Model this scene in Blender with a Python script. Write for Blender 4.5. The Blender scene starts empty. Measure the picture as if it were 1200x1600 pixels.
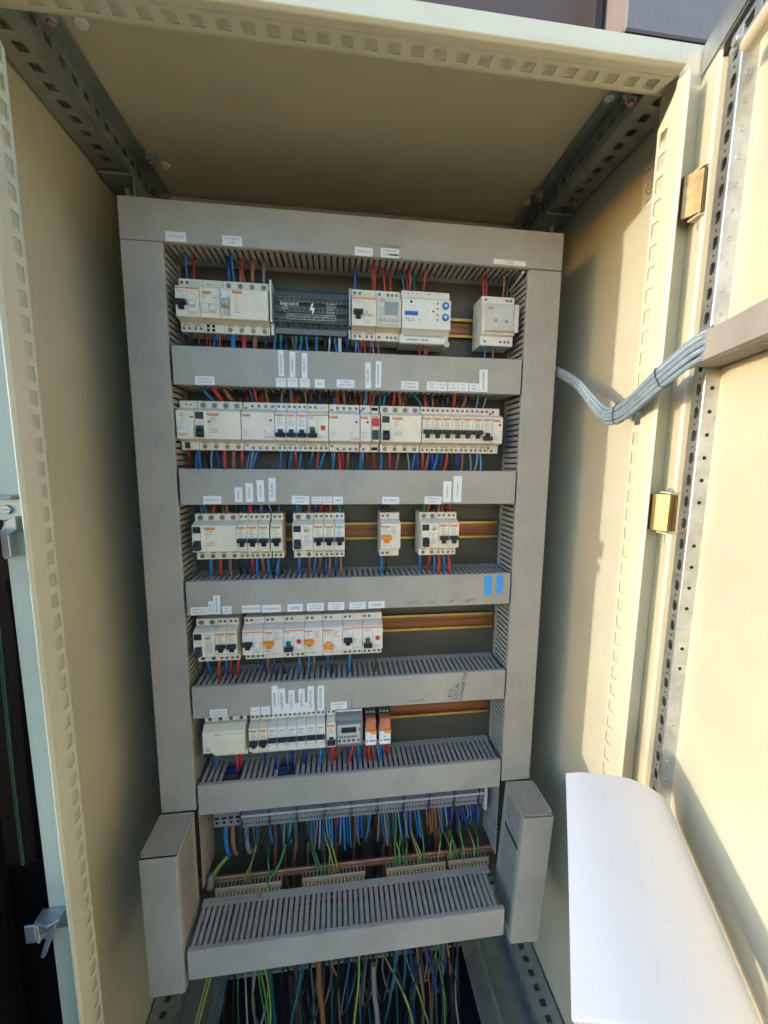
import bpy, bmesh, math, random
from mathutils import Matrix, Vector
random.seed(7)
S = bpy.context.scene
COL = S.collection
ZO = 1720.0                                   # mm: height of the trunking frame's top edge above the ground

# ------------------------------------------------------------------ camera
def W(x, y, z): return Vector((x/1000, y/1000, (z+ZO)/1000))
cam = bpy.data.cameras.new('camera'); camo = bpy.data.objects.new('camera', cam); COL.objects.link(camo)
_r = Vector((0.992671, -0.120494, 0.009216)); _d = Vector((-0.00647, -0.129145, -0.991605)); _f = Vector((0.120673, 0.984278, -0.128978))
m3 = Matrix((_r, -_d, -_f)).transposed()
camo.matrix_world = Matrix.Translation(W(-32.56, -664.38, -383.95)) @ m3.to_4x4()
cam.sensor_fit = 'HORIZONTAL'; cam.sensor_width = 36.0; cam.lens = 36*604.53/1200
cam.clip_start = 0.01; cam.clip_end = 300
S.camera = camo

# ------------------------------------------------------------------ world, sun, exposure
SUN_DIR = Vector((1.0, 0.245, -0.08)).normalized()
wd = bpy.data.worlds.new('World'); S.world = wd; wd.use_nodes = True
nt = wd.node_tree
sky = nt.nodes.new('ShaderNodeTexSky'); sky.sky_type = 'NISHITA'; sky.sun_disc = False
sky.sun_elevation = math.asin(-SUN_DIR.z)
sky.sun_rotation = math.atan2(-SUN_DIR.x, -SUN_DIR.y)
sky.altitude = 100; sky.air_density = 1.0; sky.dust_density = 0.8; sky.ozone_density = 3.3
nt.links.new(sky.outputs[0], nt.nodes['Background'].inputs[0])
nt.nodes['Background'].inputs[1].default_value = 0.15
sun = bpy.data.lights.new('sun', 'SUN'); sun.energy = 0.28; sun.angle = math.radians(0.6); sun.color = (1.0, 0.95, 0.87)
suno = bpy.data.objects.new('sun', sun); COL.objects.link(suno)
suno.rotation_euler = SUN_DIR.to_track_quat('-Z', 'Y').to_euler(); suno.location = (-3, -1, 3)
S.view_settings.view_transform = 'Standard'; S.view_settings.look = 'None'
S.view_settings.gamma = 1.0; S.view_settings.use_curve_mapping = False
S.view_settings.exposure = 3.17
S.render.engine = 'CYCLES'
S.cycles.max_bounces = 10; S.cycles.diffuse_bounces = 6; S.cycles.glossy_bounces = 4; S.cycles.transmission_bounces = 8; S.cycles.transparent_max_bounces = 12

# ------------------------------------------------------------------ materials
MATS = {}
def mat(name, col, rough=0.5, metal=0.0, var=0.08, vscale=18.0, bump=0.0, bscale=200.0, spec=0.5, alpha=None, trans=0.0, col2=None, stretch=None, dust=0.0):
    m = bpy.data.materials.new(name); m.use_nodes = True
    n = m.node_tree; L = n.links; b = n.nodes['Principled BSDF']
    b.inputs['Roughness'].default_value = rough; b.inputs['Metallic'].default_value = metal
    b.inputs['Specular IOR Level'].default_value = spec
    if trans: b.inputs['Transmission Weight'].default_value = trans
    tc = n.nodes.new('ShaderNodeNewGeometry')
    src = tc.outputs['Position']
    if stretch:
        mp = n.nodes.new('ShaderNodeMapping'); mp.inputs['Scale'].default_value = stretch; L.new(src, mp.inputs[0]); src = mp.outputs[0]
    nz = n.nodes.new('ShaderNodeTexNoise'); nz.inputs['Scale'].default_value = vscale; nz.inputs['Detail'].default_value = 6; nz.inputs['Roughness'].default_value = 0.62
    L.new(src, nz.inputs['Vector'])
    mix = n.nodes.new('ShaderNodeMix'); mix.data_type = 'RGBA'
    c2 = col2 or tuple(max(0, c*(1-2*var)) for c in col)
    c1 = col if col2 else tuple(min(1, c*(1+var)) for c in col)
    mix.inputs[6].default_value = (*c1, 1); mix.inputs[7].default_value = (*c2, 1)
    mr = n.nodes.new('ShaderNodeMapRange'); mr.inputs[1].default_value = 0.3; mr.inputs[2].default_value = 0.72
    L.new(nz.outputs[0], mr.inputs[0]); L.new(mr.outputs[0], mix.inputs[0])
    out = mix.outputs[2]
    if dust:                                  # fine specks of dirt
        n3 = n.nodes.new('ShaderNodeTexNoise'); n3.inputs['Scale'].default_value = 420; n3.inputs['Detail'].default_value = 3; L.new(src, n3.inputs['Vector'])
        r3 = n.nodes.new('ShaderNodeMapRange'); r3.inputs[1].default_value = 0.62; r3.inputs[2].default_value = 0.78; r3.inputs[4].default_value = dust; L.new(n3.outputs[0], r3.inputs[0])
        m3_ = n.nodes.new('ShaderNodeMix'); m3_.data_type = 'RGBA'; L.new(r3.outputs[0], m3_.inputs[0]); L.new(out, m3_.inputs[6]); m3_.inputs[7].default_value = (0.16, 0.14, 0.11, 1); out = m3_.outputs[2]
    L.new(out, b.inputs['Base Color'])
    rr = n.nodes.new('ShaderNodeMapRange'); rr.inputs[3].default_value = max(0.03, rough-0.1); rr.inputs[4].default_value = min(1, rough+0.14)
    L.new(nz.outputs[0], rr.inputs[0]); L.new(rr.outputs[0], b.inputs['Roughness'])
    if bump:
        n2 = n.nodes.new('ShaderNodeTexNoise'); n2.inputs['Scale'].default_value = bscale; n2.inputs['Detail'].default_value = 3; L.new(src, n2.inputs['Vector'])
        bp = n.nodes.new('ShaderNodeBump'); bp.inputs['Strength'].default_value = bump; bp.inputs['Distance'].default_value = 0.002
        L.new(n2.outputs[0], bp.inputs['Height']); L.new(bp.outputs[0], b.inputs['Normal'])
    if alpha is not None: b.inputs['Alpha'].default_value = alpha
    MATS[name] = m
    return m
mat('cream', (0.635, 0.595, 0.43), 0.42, var=0.055, vscale=5, bump=0.10, bscale=900, dust=0.10)
mat('duct', (0.39, 0.365, 0.315), 0.5, var=0.09, vscale=10, bump=0.05, bscale=700, dust=0.18)
mat('white', (0.82, 0.745, 0.585), 0.45, var=0.05, vscale=40, dust=0.25)
mat('pinkwhite', (0.81, 0.715, 0.615), 0.45, var=0.05, vscale=40, dust=0.2)
mat('coolwhite', (0.80, 0.765, 0.68), 0.4, var=0.04, vscale=40, dust=0.2)
mat('clip', (0.50, 0.49, 0.45), 0.5)
mat('terminal_grey', (0.25, 0.25, 0.26), 0.5, dust=0.3)
mat('black', (0.020, 0.020, 0.022), 0.38, var=0.2)
mat('hole', (0.012, 0.011, 0.010), 0.8, var=0.1)
mat('screw', (0.42, 0.36, 0.27), 0.4, metal=0.85)
mat('orange', (0.80, 0.24, 0.045), 0.5)
mat('redorange', (0.70, 0.20, 0.06), 0.5)
mat('bright_orange', (0.90, 0.30, 0.03), 0.4)
mat('green', (0.015, 0.15, 0.09), 0.45)
mat('darkgreen', (0.012, 0.05, 0.035), 0.4)
mat('mint', (0.16, 0.48, 0.30), 0.5)
mat('red', (0.62, 0.03, 0.025), 0.4)
mat('print_grey', (0.22, 0.22, 0.22), 0.6)
mat('ink', (0.045, 0.045, 0.05), 0.7)
mat('pencil', (0.10, 0.10, 0.105), 0.7)
mat('paper', (0.90, 0.875, 0.875), 0.8, var=0.015, vscale=12)
mat('label', (0.80, 0.80, 0.78), 0.55, var=0.02)
mat('blueprint', (0.02, 0.17, 0.60), 0.4)
mat('tape', (0.04, 0.33, 0.78), 0.35, var=0.06, vscale=60)
mat('lcd', (0.20, 0.22, 0.17), 0.12)
mat('lcd_dark', (0.035, 0.04, 0.03), 0.1)
mat('grey_case', (0.20, 0.205, 0.20), 0.45)
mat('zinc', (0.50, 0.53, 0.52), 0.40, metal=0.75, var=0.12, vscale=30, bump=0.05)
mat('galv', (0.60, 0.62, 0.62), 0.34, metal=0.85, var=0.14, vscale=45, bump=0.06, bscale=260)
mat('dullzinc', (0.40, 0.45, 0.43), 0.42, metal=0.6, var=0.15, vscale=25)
mat('yzinc', (0.50, 0.36, 0.11), 0.35, metal=1.0, var=0.15)
mat('webzinc', (0.38, 0.17, 0.06), 0.42, metal=0.75, col2=(0.085, 0.03, 0.045), vscale=26, stretch=(0.10, 1, 15))
mat('brass', (0.33, 0.225, 0.10), 0.42, metal=0.9, var=0.18, vscale=70)
mat('copper', (0.62, 0.33, 0.22), 0.42, metal=0.9, var=0.15, vscale=40)
mat('dullbrass', (0.46, 0.37, 0.25), 0.5, metal=0.7, var=0.1, vscale=60)
mat('plate', (0.085, 0.08, 0.062), 0.45, metal=0.3, var=0.06, vscale=6)
mat('smoke', (0.05, 0.06, 0.065), 0.16, var=0.05, alpha=0.24, spec=0.15)
mat('clear', (0.75, 0.76, 0.72), 0.08, alpha=0.30)
mat('clearorange', (0.75, 0.25, 0.12), 0.12, alpha=0.75)
mat('blackmetal', (0.0022, 0.0024, 0.003), 0.7, var=0.3, vscale=9, stretch=(6, 6, 0.5), bump=0.1, spec=0.12)
mat('bgwall', (0.135, 0.10, 0.085), 0.7, var=0.08, vscale=3)
mat('bgbox', (0.26, 0.22, 0.20), 0.6, var=0.05)
mat('bgdark', (0.035, 0.03, 0.03), 0.6)
mat('concrete', (0.045, 0.045, 0.045), 0.9, var=0.15, vscale=4, bump=0.3, bscale=40)
mat('sleeve', (0.27, 0.35, 0.40), 0.5, var=0.12, vscale=90, bump=0.6, bscale=1600)
mat('faint_print', (0.66, 0.64, 0.65), 0.8, var=0.05)
mat('gasket', (0.30, 0.28, 0.21), 0.7)
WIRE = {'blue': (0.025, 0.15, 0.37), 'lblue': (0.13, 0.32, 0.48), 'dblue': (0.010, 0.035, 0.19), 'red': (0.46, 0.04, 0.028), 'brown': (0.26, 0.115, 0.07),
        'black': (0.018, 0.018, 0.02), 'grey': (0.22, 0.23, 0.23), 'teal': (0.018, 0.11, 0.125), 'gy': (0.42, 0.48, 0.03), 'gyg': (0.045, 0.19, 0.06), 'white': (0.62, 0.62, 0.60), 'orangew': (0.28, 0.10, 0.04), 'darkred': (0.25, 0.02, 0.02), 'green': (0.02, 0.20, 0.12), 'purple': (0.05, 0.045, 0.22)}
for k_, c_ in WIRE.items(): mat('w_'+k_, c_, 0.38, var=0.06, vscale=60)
# green and yellow earth sleeving: spiral stripe runs along the wire
def stripe_mat():
    m = MATS['w_gy']; n = m.node_tree; b = n.nodes['Principled BSDF']
    g = n.nodes.new('ShaderNodeNewGeometry'); sx = n.nodes.new('ShaderNodeSeparateXYZ'); n.links.new(g.outputs['Normal'], sx.inputs[0])
    cm = n.nodes.new('ShaderNodeMath'); cm.operation = 'GREATER_THAN'; cm.inputs[1].default_value = 0.25; n.links.new(sx.outputs[0], cm.inputs[0])
    mx = n.nodes.new('ShaderNodeMix'); mx.data_type = 'RGBA'; mx.inputs[6].default_value = (0.33, 0.31, 0.05, 1); mx.inputs[7].default_value = (0.04, 0.15, 0.045, 1)
    n.links.new(cm.outputs[0], mx.inputs[0]); n.links.new(mx.outputs[2], b.inputs['Base Color'])
stripe_mat()

# ------------------------------------------------------------------ mesh helpers (all numbers in mm)
class MB:
    def __init__(s): s.v = []; s.f = []; s.m = []
    def add(s, vs, fs, m=0):
        o = len(s.v); s.v += vs
        for f in fs: s.f.append([o+i for i in f]); s.m.append(m)
        return s
    def box(s, x0, x1, y0, y1, z0, z1, m=0):
        vs = [(x, y, z) for z in (z0, z1) for y in (y0, y1) for x in (x0, x1)]
        return s.add(vs, [(0, 2, 3, 1), (4, 5, 7, 6), (0, 1, 5, 4), (2, 6, 7, 3), (0, 4, 6, 2), (1, 3, 7, 5)], m)
    def prism(s, poly, ax, a0, a1, m=0):
        def p(a, b, c): return {0: (a, b, c), 1: (b, a, c), 2: (b, c, a)}[ax]
        n = len(poly); vs = [p(a0, *q) for q in poly]+[p(a1, *q) for q in poly]
        return s.add(vs, [tuple(range(n))[::-1], tuple(range(n, 2*n))]+[(i, (i+1) % n, n+(i+1) % n, n+i) for i in range(n)], m)
    def cyl(s, c, ax, r, a0, a1, n=14, m=0, r2=None):
        r2 = r if r2 is None else r2
        def p(a, q, rr): 
            u, v = rr*math.cos(q), rr*math.sin(q); t = [0, 0, 0]; o = [i for i in range(3) if i != ax]
            t[ax] = c[ax]+a; t[o[0]] = c[o[0]]+u; t[o[1]] = c[o[1]]+v; return tuple(t)
        an = [2*math.pi*i/n for i in range(n)]
        vs = [p(a0, q, r) for q in an]+[p(a1, q, r2) for q in an]
        return s.add(vs, [tuple(range(n))[::-1], tuple(range(n, 2*n))]+[(i, (i+1) % n, n+(i+1) % n, n+i) for i in range(n)], m)
    def ring(s, c, ax, r0, r1, a0, a1, n=16, m=0):
        def p(a, q, rr):
            t = [0, 0, 0]; o = [i for i in range(3) if i != ax]; t[ax] = c[ax]+a; t[o[0]] = c[o[0]]+rr*math.cos(q); t[o[1]] = c[o[1]]+rr*math.sin(q); return tuple(t)
        an = [2*math.pi*i/n for i in range(n)]
        vs = [p(a, q, rr) for rr, a in ((r0, a0), (r1, a0), (r1, a1), (r0, a1)) for q in an]
        fs = []
        for k in range(4):
            for i in range(n): fs.append((k*n+i, k*n+(i+1) % n, ((k+1) % 4)*n+(i+1) % n, ((k+1) % 4)*n+i))
        return s.add(vs, fs, m)
    def tube(s, pts, r, n=7, m=0):
        pts = [Vector(p) for p in pts]; up = Vector((0.31, 0.87, 0.4)); vs = []; K = len(pts)
        for i, p in enumerate(pts):
            t = (pts[min(i+1, K-1)]-pts[max(i-1, 0)]).normalized()
            a = t.cross(up); a = a.normalized() if a.length > 1e-4 else Vector((1, 0, 0)); b = t.cross(a)
            rr = r[i] if isinstance(r, (list, tuple)) else r
            for j in range(n):
                q = 2*math.pi*j/n; vs.append(tuple(p+a*(rr*math.cos(q))+b*(rr*math.sin(q))))
        fs = [tuple(range(n)), tuple(range((K-1)*n, K*n))[::-1]]
        for i in range(K-1):
            for j in range(n): fs.append((i*n+j, (i+1)*n+j, (i+1)*n+(j+1) % n, i*n+(j+1) % n))
        return s.add(vs, fs, m)
def spline(P, k=6):
    P = [Vector(p) for p in P]
    if len(P) < 3: return P
    Q = [P[0]*2-P[1]]+P+[P[-1]*2-P[-2]]; out = []
    for i in range(1, len(Q)-2):
        a, b, c, d = Q[i-1:i+3]
        for j in range(k):
            t = j/k; out.append(0.5*((2*b)+(c-a)*t+(2*a-5*b+4*c-d)*t*t+(3*b-a-3*c+d)*t**3))
    out.append(P[-1]); return out
def mesh(mb, name, mats, base=(0, 0, 0), bevel=0.0, smooth=False, seg=1):
    me = bpy.data.meshes.new(name)
    me.from_pydata([((v[0]-base[0])/1000, (v[1]-base[1])/1000, (v[2]-base[2])/1000) for v in mb.v], [], mb.f)
    for mm in (mats if isinstance(mats, (list, tuple)) else [mats]): me.materials.append(MATS[mm])
    me.polygons.foreach_set('material_index', mb.m)
    bm = bmesh.new(); bm.from_mesh(me); bmesh.ops.recalc_face_normals(bm, faces=bm.faces)
    if bevel:
        es = [e for e in bm.edges if len(e.link_faces) == 2 and e.calc_face_angle(0) > 0.5]
        bmesh.ops.bevel(bm, geom=es, offset=bevel/1000, segments=seg, affect='EDGES', profile=0.5, clamp_overlap=True)
    if smooth:
        for f in bm.faces: f.smooth = True
        for e in bm.edges: e.smooth = len(e.link_faces) == 2 and e.calc_face_angle(0) < 0.7
    bm.to_mesh(me); bm.free(); me.update()
    return me
BASE = {}
def link(name, data, parent=None):
    o = bpy.data.objects.new(name, data); COL.objects.link(o)
    if parent is not None: o.parent = parent
    return o
def tag(o, label, cat, group=None, kind=None):
    if label: o['label'] = label
    if cat: o['category'] = cat
    if group: o['group'] = group
    if kind: o['kind'] = kind
    return o
def thing(name, base, label, cat, group=None):
    o = link(name, None); o.location = W(*base); o.empty_display_size = 0.01; BASE[o.name] = base
    return tag(o, label, cat, group)
def part(name, mb, mats, parent, bevel=0.0, smooth=False, base=None, seg=1):
    return link(name, mesh(mb, name, mats, BASE[parent.name] if base is None else base, bevel, smooth, seg), parent)
def subpart(name, mb, mats, parent, root, bevel=0.0, smooth=False):
    return link(name, mesh(mb, name, mats, BASE[root.name], bevel, smooth), parent)
def single(name, mb, mats, base, label, cat, group=None, bevel=0.0, smooth=False):
    o = link(name, mesh(mb, name, mats, base, bevel, smooth)); o.location = W(*base)
    return tag(o, label, cat, group)
TXT = {}
def text_mb(s, size, vert=False, center=True, font_stretch=1.0):
    """letter outlines as flat geometry in the x-z plane, facing -y"""
    key = (s, size, vert, center, font_stretch)
    if key not in TXT:
        cu = bpy.data.curves.new('t', 'FONT'); cu.body = s; cu.size = size; cu.resolution_u = 2
        if center: cu.align_x = 'CENTER'; cu.align_y = 'CENTER'
        ob = bpy.data.objects.new('t', cu); me = bpy.data.meshes.new_from_object(ob)
        vs = [((-v.co.y, 0, v.co.x) if vert else (v.co.x*font_stretch, 0, v.co.y)) for v in me.vertices]; fs = [tuple(p.vertices) for p in me.polygons]
        bpy.data.objects.remove(ob); bpy.data.curves.remove(cu); bpy.data.meshes.remove(me)
        TXT[key] = (vs, fs)
    return TXT[key]
def put_text(mb, s, x, y, z, size, vert=False, center=True, m=0, st=1.0, rot=0.0):
    vs, fs = text_mb(s, size, vert, center, st); c, q = math.cos(rot), math.sin(rot)
    mb.add([(x+a*c-e*q, y+b, z+a*q+e*c) for a, b, e in vs], fs, m)
ORD = ['first', 'second', 'third', 'fourth', 'fifth', 'sixth', 'seventh', 'eighth', 'ninth', 'tenth', 'eleventh', 'twelfth', 'thirteenth']

# ------------------------------------------------------------------ ground and what stands behind
g = MB(); g.box(-40000, 40000, -40000, 40000, -1730, -1720)
o = link('ground', mesh(g, 'ground', 'concrete', (0, 0, 0))); o.location = W(0, 0, 0); o['kind'] = 'structure'
# panelled wall standing behind and above the cabinet
bw = thing('back_panel_wall', (300, 470, -1720), 'brown grey panelled wall rising behind the cabinet top', 'wall')
part('panel', MB().box(-900, 640, 470, 500, -1720, 1500), 'bgwall', bw, 2)
part('panel', MB().box(646, 2200, 470, 500, -1720, 1500), 'bgwall', bw, 2)
part('seam_post', MB().prism([(628, 405), (650, 405), (654, 430), (654, 469), (620, 469)], 2, 640, 1500), 'bgdark', bw, 2)
wb = thing('wall_box', (820, 400, 720), 'pale grey box mounted on the wall above the cabinet top right', 'box')
part('housing', MB().box(662, 1180, 330, 468, 652, 1050), 'bgbox', wb, 4)
part('ledge', MB().box(655, 1190, 340, 468, 630, 651.5), 'bgdark', wb, 3)
# black neighbouring cabinet on the left
nb = thing('black_cabinet', (-640, -100, -1720), 'black cabinet standing hard against the left side', 'cabinet')
part('sun_block_post', MB().box(-480, -428, -241, -206, -1720, 420), 'blackmetal', nb, 2)  # added proud post that keeps sun off the left front frame
part('front_panel', MB().box(-1150, -392, -185, -150, -1720, 420), 'blackmetal', nb, 2)
part('side_panel', MB().box(-470, -445, -149, 260, -1720, 420), 'blackmetal', nb, 1)
part('unseen_sun_blocker', MB().prism([(-241.5, -1720), (-241.5, -872), (-300, -905), (-440, -960), (-440, -1720)], 0, -900, -432), 'blackmetal', nb, 2)  # added out-of-view block that keeps sun off the lower cabinet
rod = single('thin_rod', MB().tube(spline([(-418, -189, -520), (-420, -190, -600), (-424, -190, -760), (-425, -190, -888)], 6), 2.2, 8), 'darkgreen', (-420, -190, -700), 'thin dark green rod hanging down the black cabinet', 'rod', smooth=True)

# ------------------------------------------------------------------ the cabinet
CB = (0, 0, -1620)
cab = thing('electrical_cabinet', CB, 'cream painted steel electrical cabinet with its door open', 'cabinet')
YF, YB = -145, 262
part('side_wall', MB().box(-439, -436, YF, YB, -1600, 142), 'cream', cab)
part('side_wall', MB().box(436, 439, YF, YB, -1600, 142), 'cream', cab)
part('ceiling_panel', MB().box(-439, 439, YF, YB, 142.5, 146), 'cream', cab)
part('back_wall', MB().box(-439, 439, YB+.5, YB+4, -1600, 146), 'cream', cab)
part('rear_ledge', MB().box(-360, 360, 229, 261, 131, 142), 'cream', cab, 1.5)
part('rear_seal', MB().box(-360, 360, 227, 229.5, 138, 141.5), 'gasket', cab, .5)
fr = MB()
fr.box(-439, -388, -147, -144.6, -1600, 146); fr.box(388, 439, -147, -144.6, -1600, 146); fr.box(-388, 388, -147, -144.6, 88, 146)
fr.box(-389.5, -388, -206, -147, -1600, 88); fr.box(388, 389.5, -206, -147, -1600, 88); fr.box(-389.5, 389.5, -206, -147, 88, 89.5)
part('frame_return', fr, 'cream', cab)
ff = MB()
ff.box(-388, -357.6, -206.5, -205, -1600, 88); ff.box(357.6, 388, -206.5, -205, -1600, 88); ff.box(-357.5, 357.5, -206.5, -205, 61, 88)
part('front_frame', ff, 'cream', cab, 0.4)
def perf_strip(axis, fixed, thick, c0, c1, h0, h1, a0, a1, start, pitch, ln, fill):
    """perforated sheet: length along `axis`, cross axis c0..c1 with holes h0..h1; fill(mb,a,b,c,d) adds a box"""
    mb = MB(); fill(mb, a0, a1, c0, h0); fill(mb, a0, a1, h1, c1)
    a = a0; k = start
    while k+ln/2 < a1:
        if k-ln/2 > a: fill(mb, a, k-ln/2, h0, h1)
        a = k+ln/2; k += pitch
    fill(mb, a, a1, h0, h1)
    return mb
for sgn in (-1, 1):
    X = 353.5*sgn
    def fl(mb, a, b, c, d): mb.box(min(X, X+1.5*sgn), max(X, X+1.5*sgn), c, d, a, b)
    z0 = -201.0 if sgn < 0 else -32.1
    top = 14.0
    st = z0-25*math.floor((z0+1600)/25)+6
    mb = perf_strip(2, X, 1.5, -210, -187, -201.6, -191, -1600, top, st, 25, 15.5, fl)
    part('perforated_flange', mb, 'cream', cab)
    rd = MB(); rd.prism([(min(X, X+1.5*sgn), -209.6), (max(X, X+1.5*sgn), -209.6), (X+1.6*sgn, -209)][:2]+[(X+(1.5*sgn if sgn > 0 else 0), -210.2), (X+(0 if sgn > 0 else 1.5*sgn), -210.2)], 2, -1600, top)
    lip = MB(); lip.prism([(X-.6*sgn, -210), (X-.6*sgn, -222), (X+1.2*sgn, -226), (X+2.8*sgn, -226), (X+4*sgn, -223), (X+4*sgn, -206.6), (X+2.6*sgn, -206.6), (X+2.6*sgn, -221), (X+1.5*sgn, -221), (X+1.5*sgn, -210)], 2, -1600, 46)
    part('opening_lip', lip, 'cream', cab, 1.1, seg=2)
    part('flange_corner', MB().prism([(-188, top+.2), (-209.8, top+.2), (-209.8, 40), (-203, 31)], 0, min(X, X+1.5*sgn), max(X, X+1.5*sgn)), 'cream', cab)
def fl(mb, a, b, c, d): mb.box(a, b, c, d, 52, 53.5)
part('perforated_flange', perf_strip(0, 52, 1.5, -208, -187, -203, -191, -338, 340, -94.5-25*9+0.8, 25, 13.5, fl), 'cream', cab)
part('flange_corner', MB().prism([(340.2, -187.2), (346, -187.2), (353, -208), (340.2, -208)], 2, 52, 53.5).prism([(-338.2, -187.2), (-346, -187.2), (-353, -208), (-338.2, -208)], 2, 52, 53.5), 'cream', cab)
part('opening_lip', MB().prism([(-208.2, 51.4), (-217, 51.4), (-221.5, 54), (-221.5, 59), (-219, 61.8), (-206.6, 61.8), (-206.6, 59.5), (-216, 59.5), (-216, 53.5), (-208.2, 53.5)], 0, -353, 353), 'cream', cab, 1.0, seg=2)
# zinc support rails front to back, top and bottom, left and right
def rail(sgn, zb, up):
    xo, xi = 431*sgn, 379*sgn
    r = link('support_rail', None, cab); r.location = Vector((0, 0, 0)); r.empty_display_size = 0.01
    lo, hi = min(xo, xi), max(xo, xi)
    d = 1 if up else -1
    ys = (-84.4 if sgn < 0 else -94.7) if up else (85.4-25*9)
    def b1(mb, a, b, c, e): mb.box(c, e, a, b, min(zb, zb+1.5*d), max(zb, zb+1.5*d))
    hc = 405*sgn
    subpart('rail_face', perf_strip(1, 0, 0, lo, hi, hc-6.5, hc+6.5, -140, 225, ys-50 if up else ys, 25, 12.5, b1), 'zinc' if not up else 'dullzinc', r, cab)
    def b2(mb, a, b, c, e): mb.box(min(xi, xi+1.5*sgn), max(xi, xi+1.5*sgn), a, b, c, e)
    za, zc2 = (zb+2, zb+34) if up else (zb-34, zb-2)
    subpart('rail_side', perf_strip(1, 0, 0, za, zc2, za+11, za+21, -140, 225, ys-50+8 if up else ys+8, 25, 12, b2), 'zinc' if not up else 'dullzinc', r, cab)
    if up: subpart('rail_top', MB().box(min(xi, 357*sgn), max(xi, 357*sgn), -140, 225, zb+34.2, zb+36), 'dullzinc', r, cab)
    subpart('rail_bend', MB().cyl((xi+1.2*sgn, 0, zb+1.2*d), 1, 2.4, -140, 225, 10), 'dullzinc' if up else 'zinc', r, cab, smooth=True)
for s_ in (-1, 1): rail(s_, 104, True); rail(s_, -1549, False)
# brackets tying the rails to the mounting plate
for s_ in (-1, 1):
    b = MB(); b.box(min(431*s_, 374*s_), max(431*s_, 374*s_), 112, 186, 97, 102); b.box(min(376*s_, 373*s_), max(376*s_, 373*s_), 112, 178, 60, 97)
    b.box(min(376*s_, 372*s_), max(376*s_, 372*s_), 84, 178, 6, 60); b.box(min(374*s_, 292*s_), max(374*s_, 292*s_), 80, 96, 14, 18); b.box(min(345*s_, 292*s_), max(345*s_, 292*s_), 80, 84, -20, 14)
    br = part('bracket', b, 'dullzinc', cab, 1.0)
    sc = MB(); sc.cyl((402*s_, 150, 95), 2, 6, -5, 2, 8).cyl((402*s_, 150, 90), 2, 3.2, -6, 0, 8)
    subpart('bolt', sc, 'zinc', br, cab, .5)
    for xx in (318, 300): part('clip_stud', MB().box(min(xx*s_, (xx+7)*s_), max(xx*s_, (xx+7)*s_), 78, 84, 1, 13), 'dullbrass', cab, .5)
for x, y, zz in ((-355, -111, 112), (369, -113, 108), (-347, 116, 124), (360, 116, 124)):
    b = MB(); b.cyl((x, y, zz), 2, 10, 8, 11, 16, 0).cyl((x, y, zz), 2, 8, -1, 8, 6, 0).cyl((x, y, zz), 2, 4.2, -6, -1, 10, 1).cyl((x, y, zz), 2, 3.6, 11, 141-zz, 10, 0)
    part('hanging_bolt', b, ['zinc', 'copper'], cab, .5)
for x, y in ((-337, -82), (-335, 148), (362, -77), (355, 154)):
    part('plastic_cap', MB().cyl((x, y, 138), 2, 7.2, 0, 4.3, 18, 0, 8.5), 'label', cab, 1.2, seg=2)
# cabinet bottom: floor pans either side of the open cable entry
for q in ((310, 436, -200), (-436, -310, -200), (-309.5, 309.5, 130)): part('floor_plate', MB().box(q[0], q[1], q[2], 262, -1592, -1588), 'zinc', cab, .5)
for q in (300, -309.5): part('floor_edge', MB().box(q, q+9.5, -200, 262, -1590, -1552), 'dullzinc', cab, 1)
part('floor_shelf', MB().box(262, 300, -200, 130, -1556, -1553), 'galv', cab, .6)
part('floor_shelf', MB().box(-300, -285, -200, 130, -1556, -1553), 'zinc', cab, .6)
part('plinth', MB().box(-436, 436, -140, -138, -1720, -1600).box(-436, 436, 258, 262, -1720, -1600).box(-436, -432, -138, 258, -1720, -1600).box(432, 436, -138, 258, -1720, -1600), 'blackmetal', cab)
# latch keepers screwed to the left front frame
def keeper(zc, label, prongs):
    k = thing('latch_keeper', (-376, -208, zc), label, 'latch')
    pl = MB(); pl.prism([(-368, -207), (-368, -222), (-378, -228), (-396, -222), (-396, -207)], 2, zc-2, zc+1.5)
    part('plate', pl, 'zinc', k, .6)
    part('back_plate', MB().box(-394, -366, -210, -207.2, zc-26, zc-2.5), 'zinc', k, .6)
    part('screw', MB().cyl((-381, -210, zc-14), 1, 5, -3.2, 0, 14).box(-384, -378, -213.9, -213, zc-14.7, zc-13.3), 'zinc', k, .4)
    hk = MB()
    if prongs:
        hk.box(-404, -392, -226, -223, zc-22, zc+2); hk.box(-392, -389, -226, -210.2, zc-24, zc); hk.prism([(-389, zc-16), (-381, zc-12), (-372, zc-2), (-372, zc-8), (-388, zc-48), (-392, zc-46), (-384, zc-22)], 1, -224, -220); hk.box(-380, -377, -222, -210.2, zc-20, zc+2)
    else:
        hk.prism([(-366, zc-20), (-366, zc-34), (-374, zc-40), (-374, zc-64), (-380, zc-66), (-382, zc-62), (-382, zc-36), (-374, zc-24)], 1, -222, -210.5)
    part('hook', hk, 'zinc', k, .8)
keeper(-424, 'zinc latch keeper with a cross head screw on the left frame edge, the upper one', False)
keeper(-936, 'pronged zinc latch keeper on the left frame edge, the lower one', True)
lk = thing('neighbour_latch', (-408, -236, -445), 'yellow passivated latch piece at the far left edge above the black cabinet', 'latch')
part('barrel', MB().cyl((-392, -238, -455), 2, 9, -32, 0, 16), 'brass', lk, 1.0, True); part('pin', MB().cyl((-390, -238, -505), 2, 4, -9, 8, 12), 'zinc', lk, .5)

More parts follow.
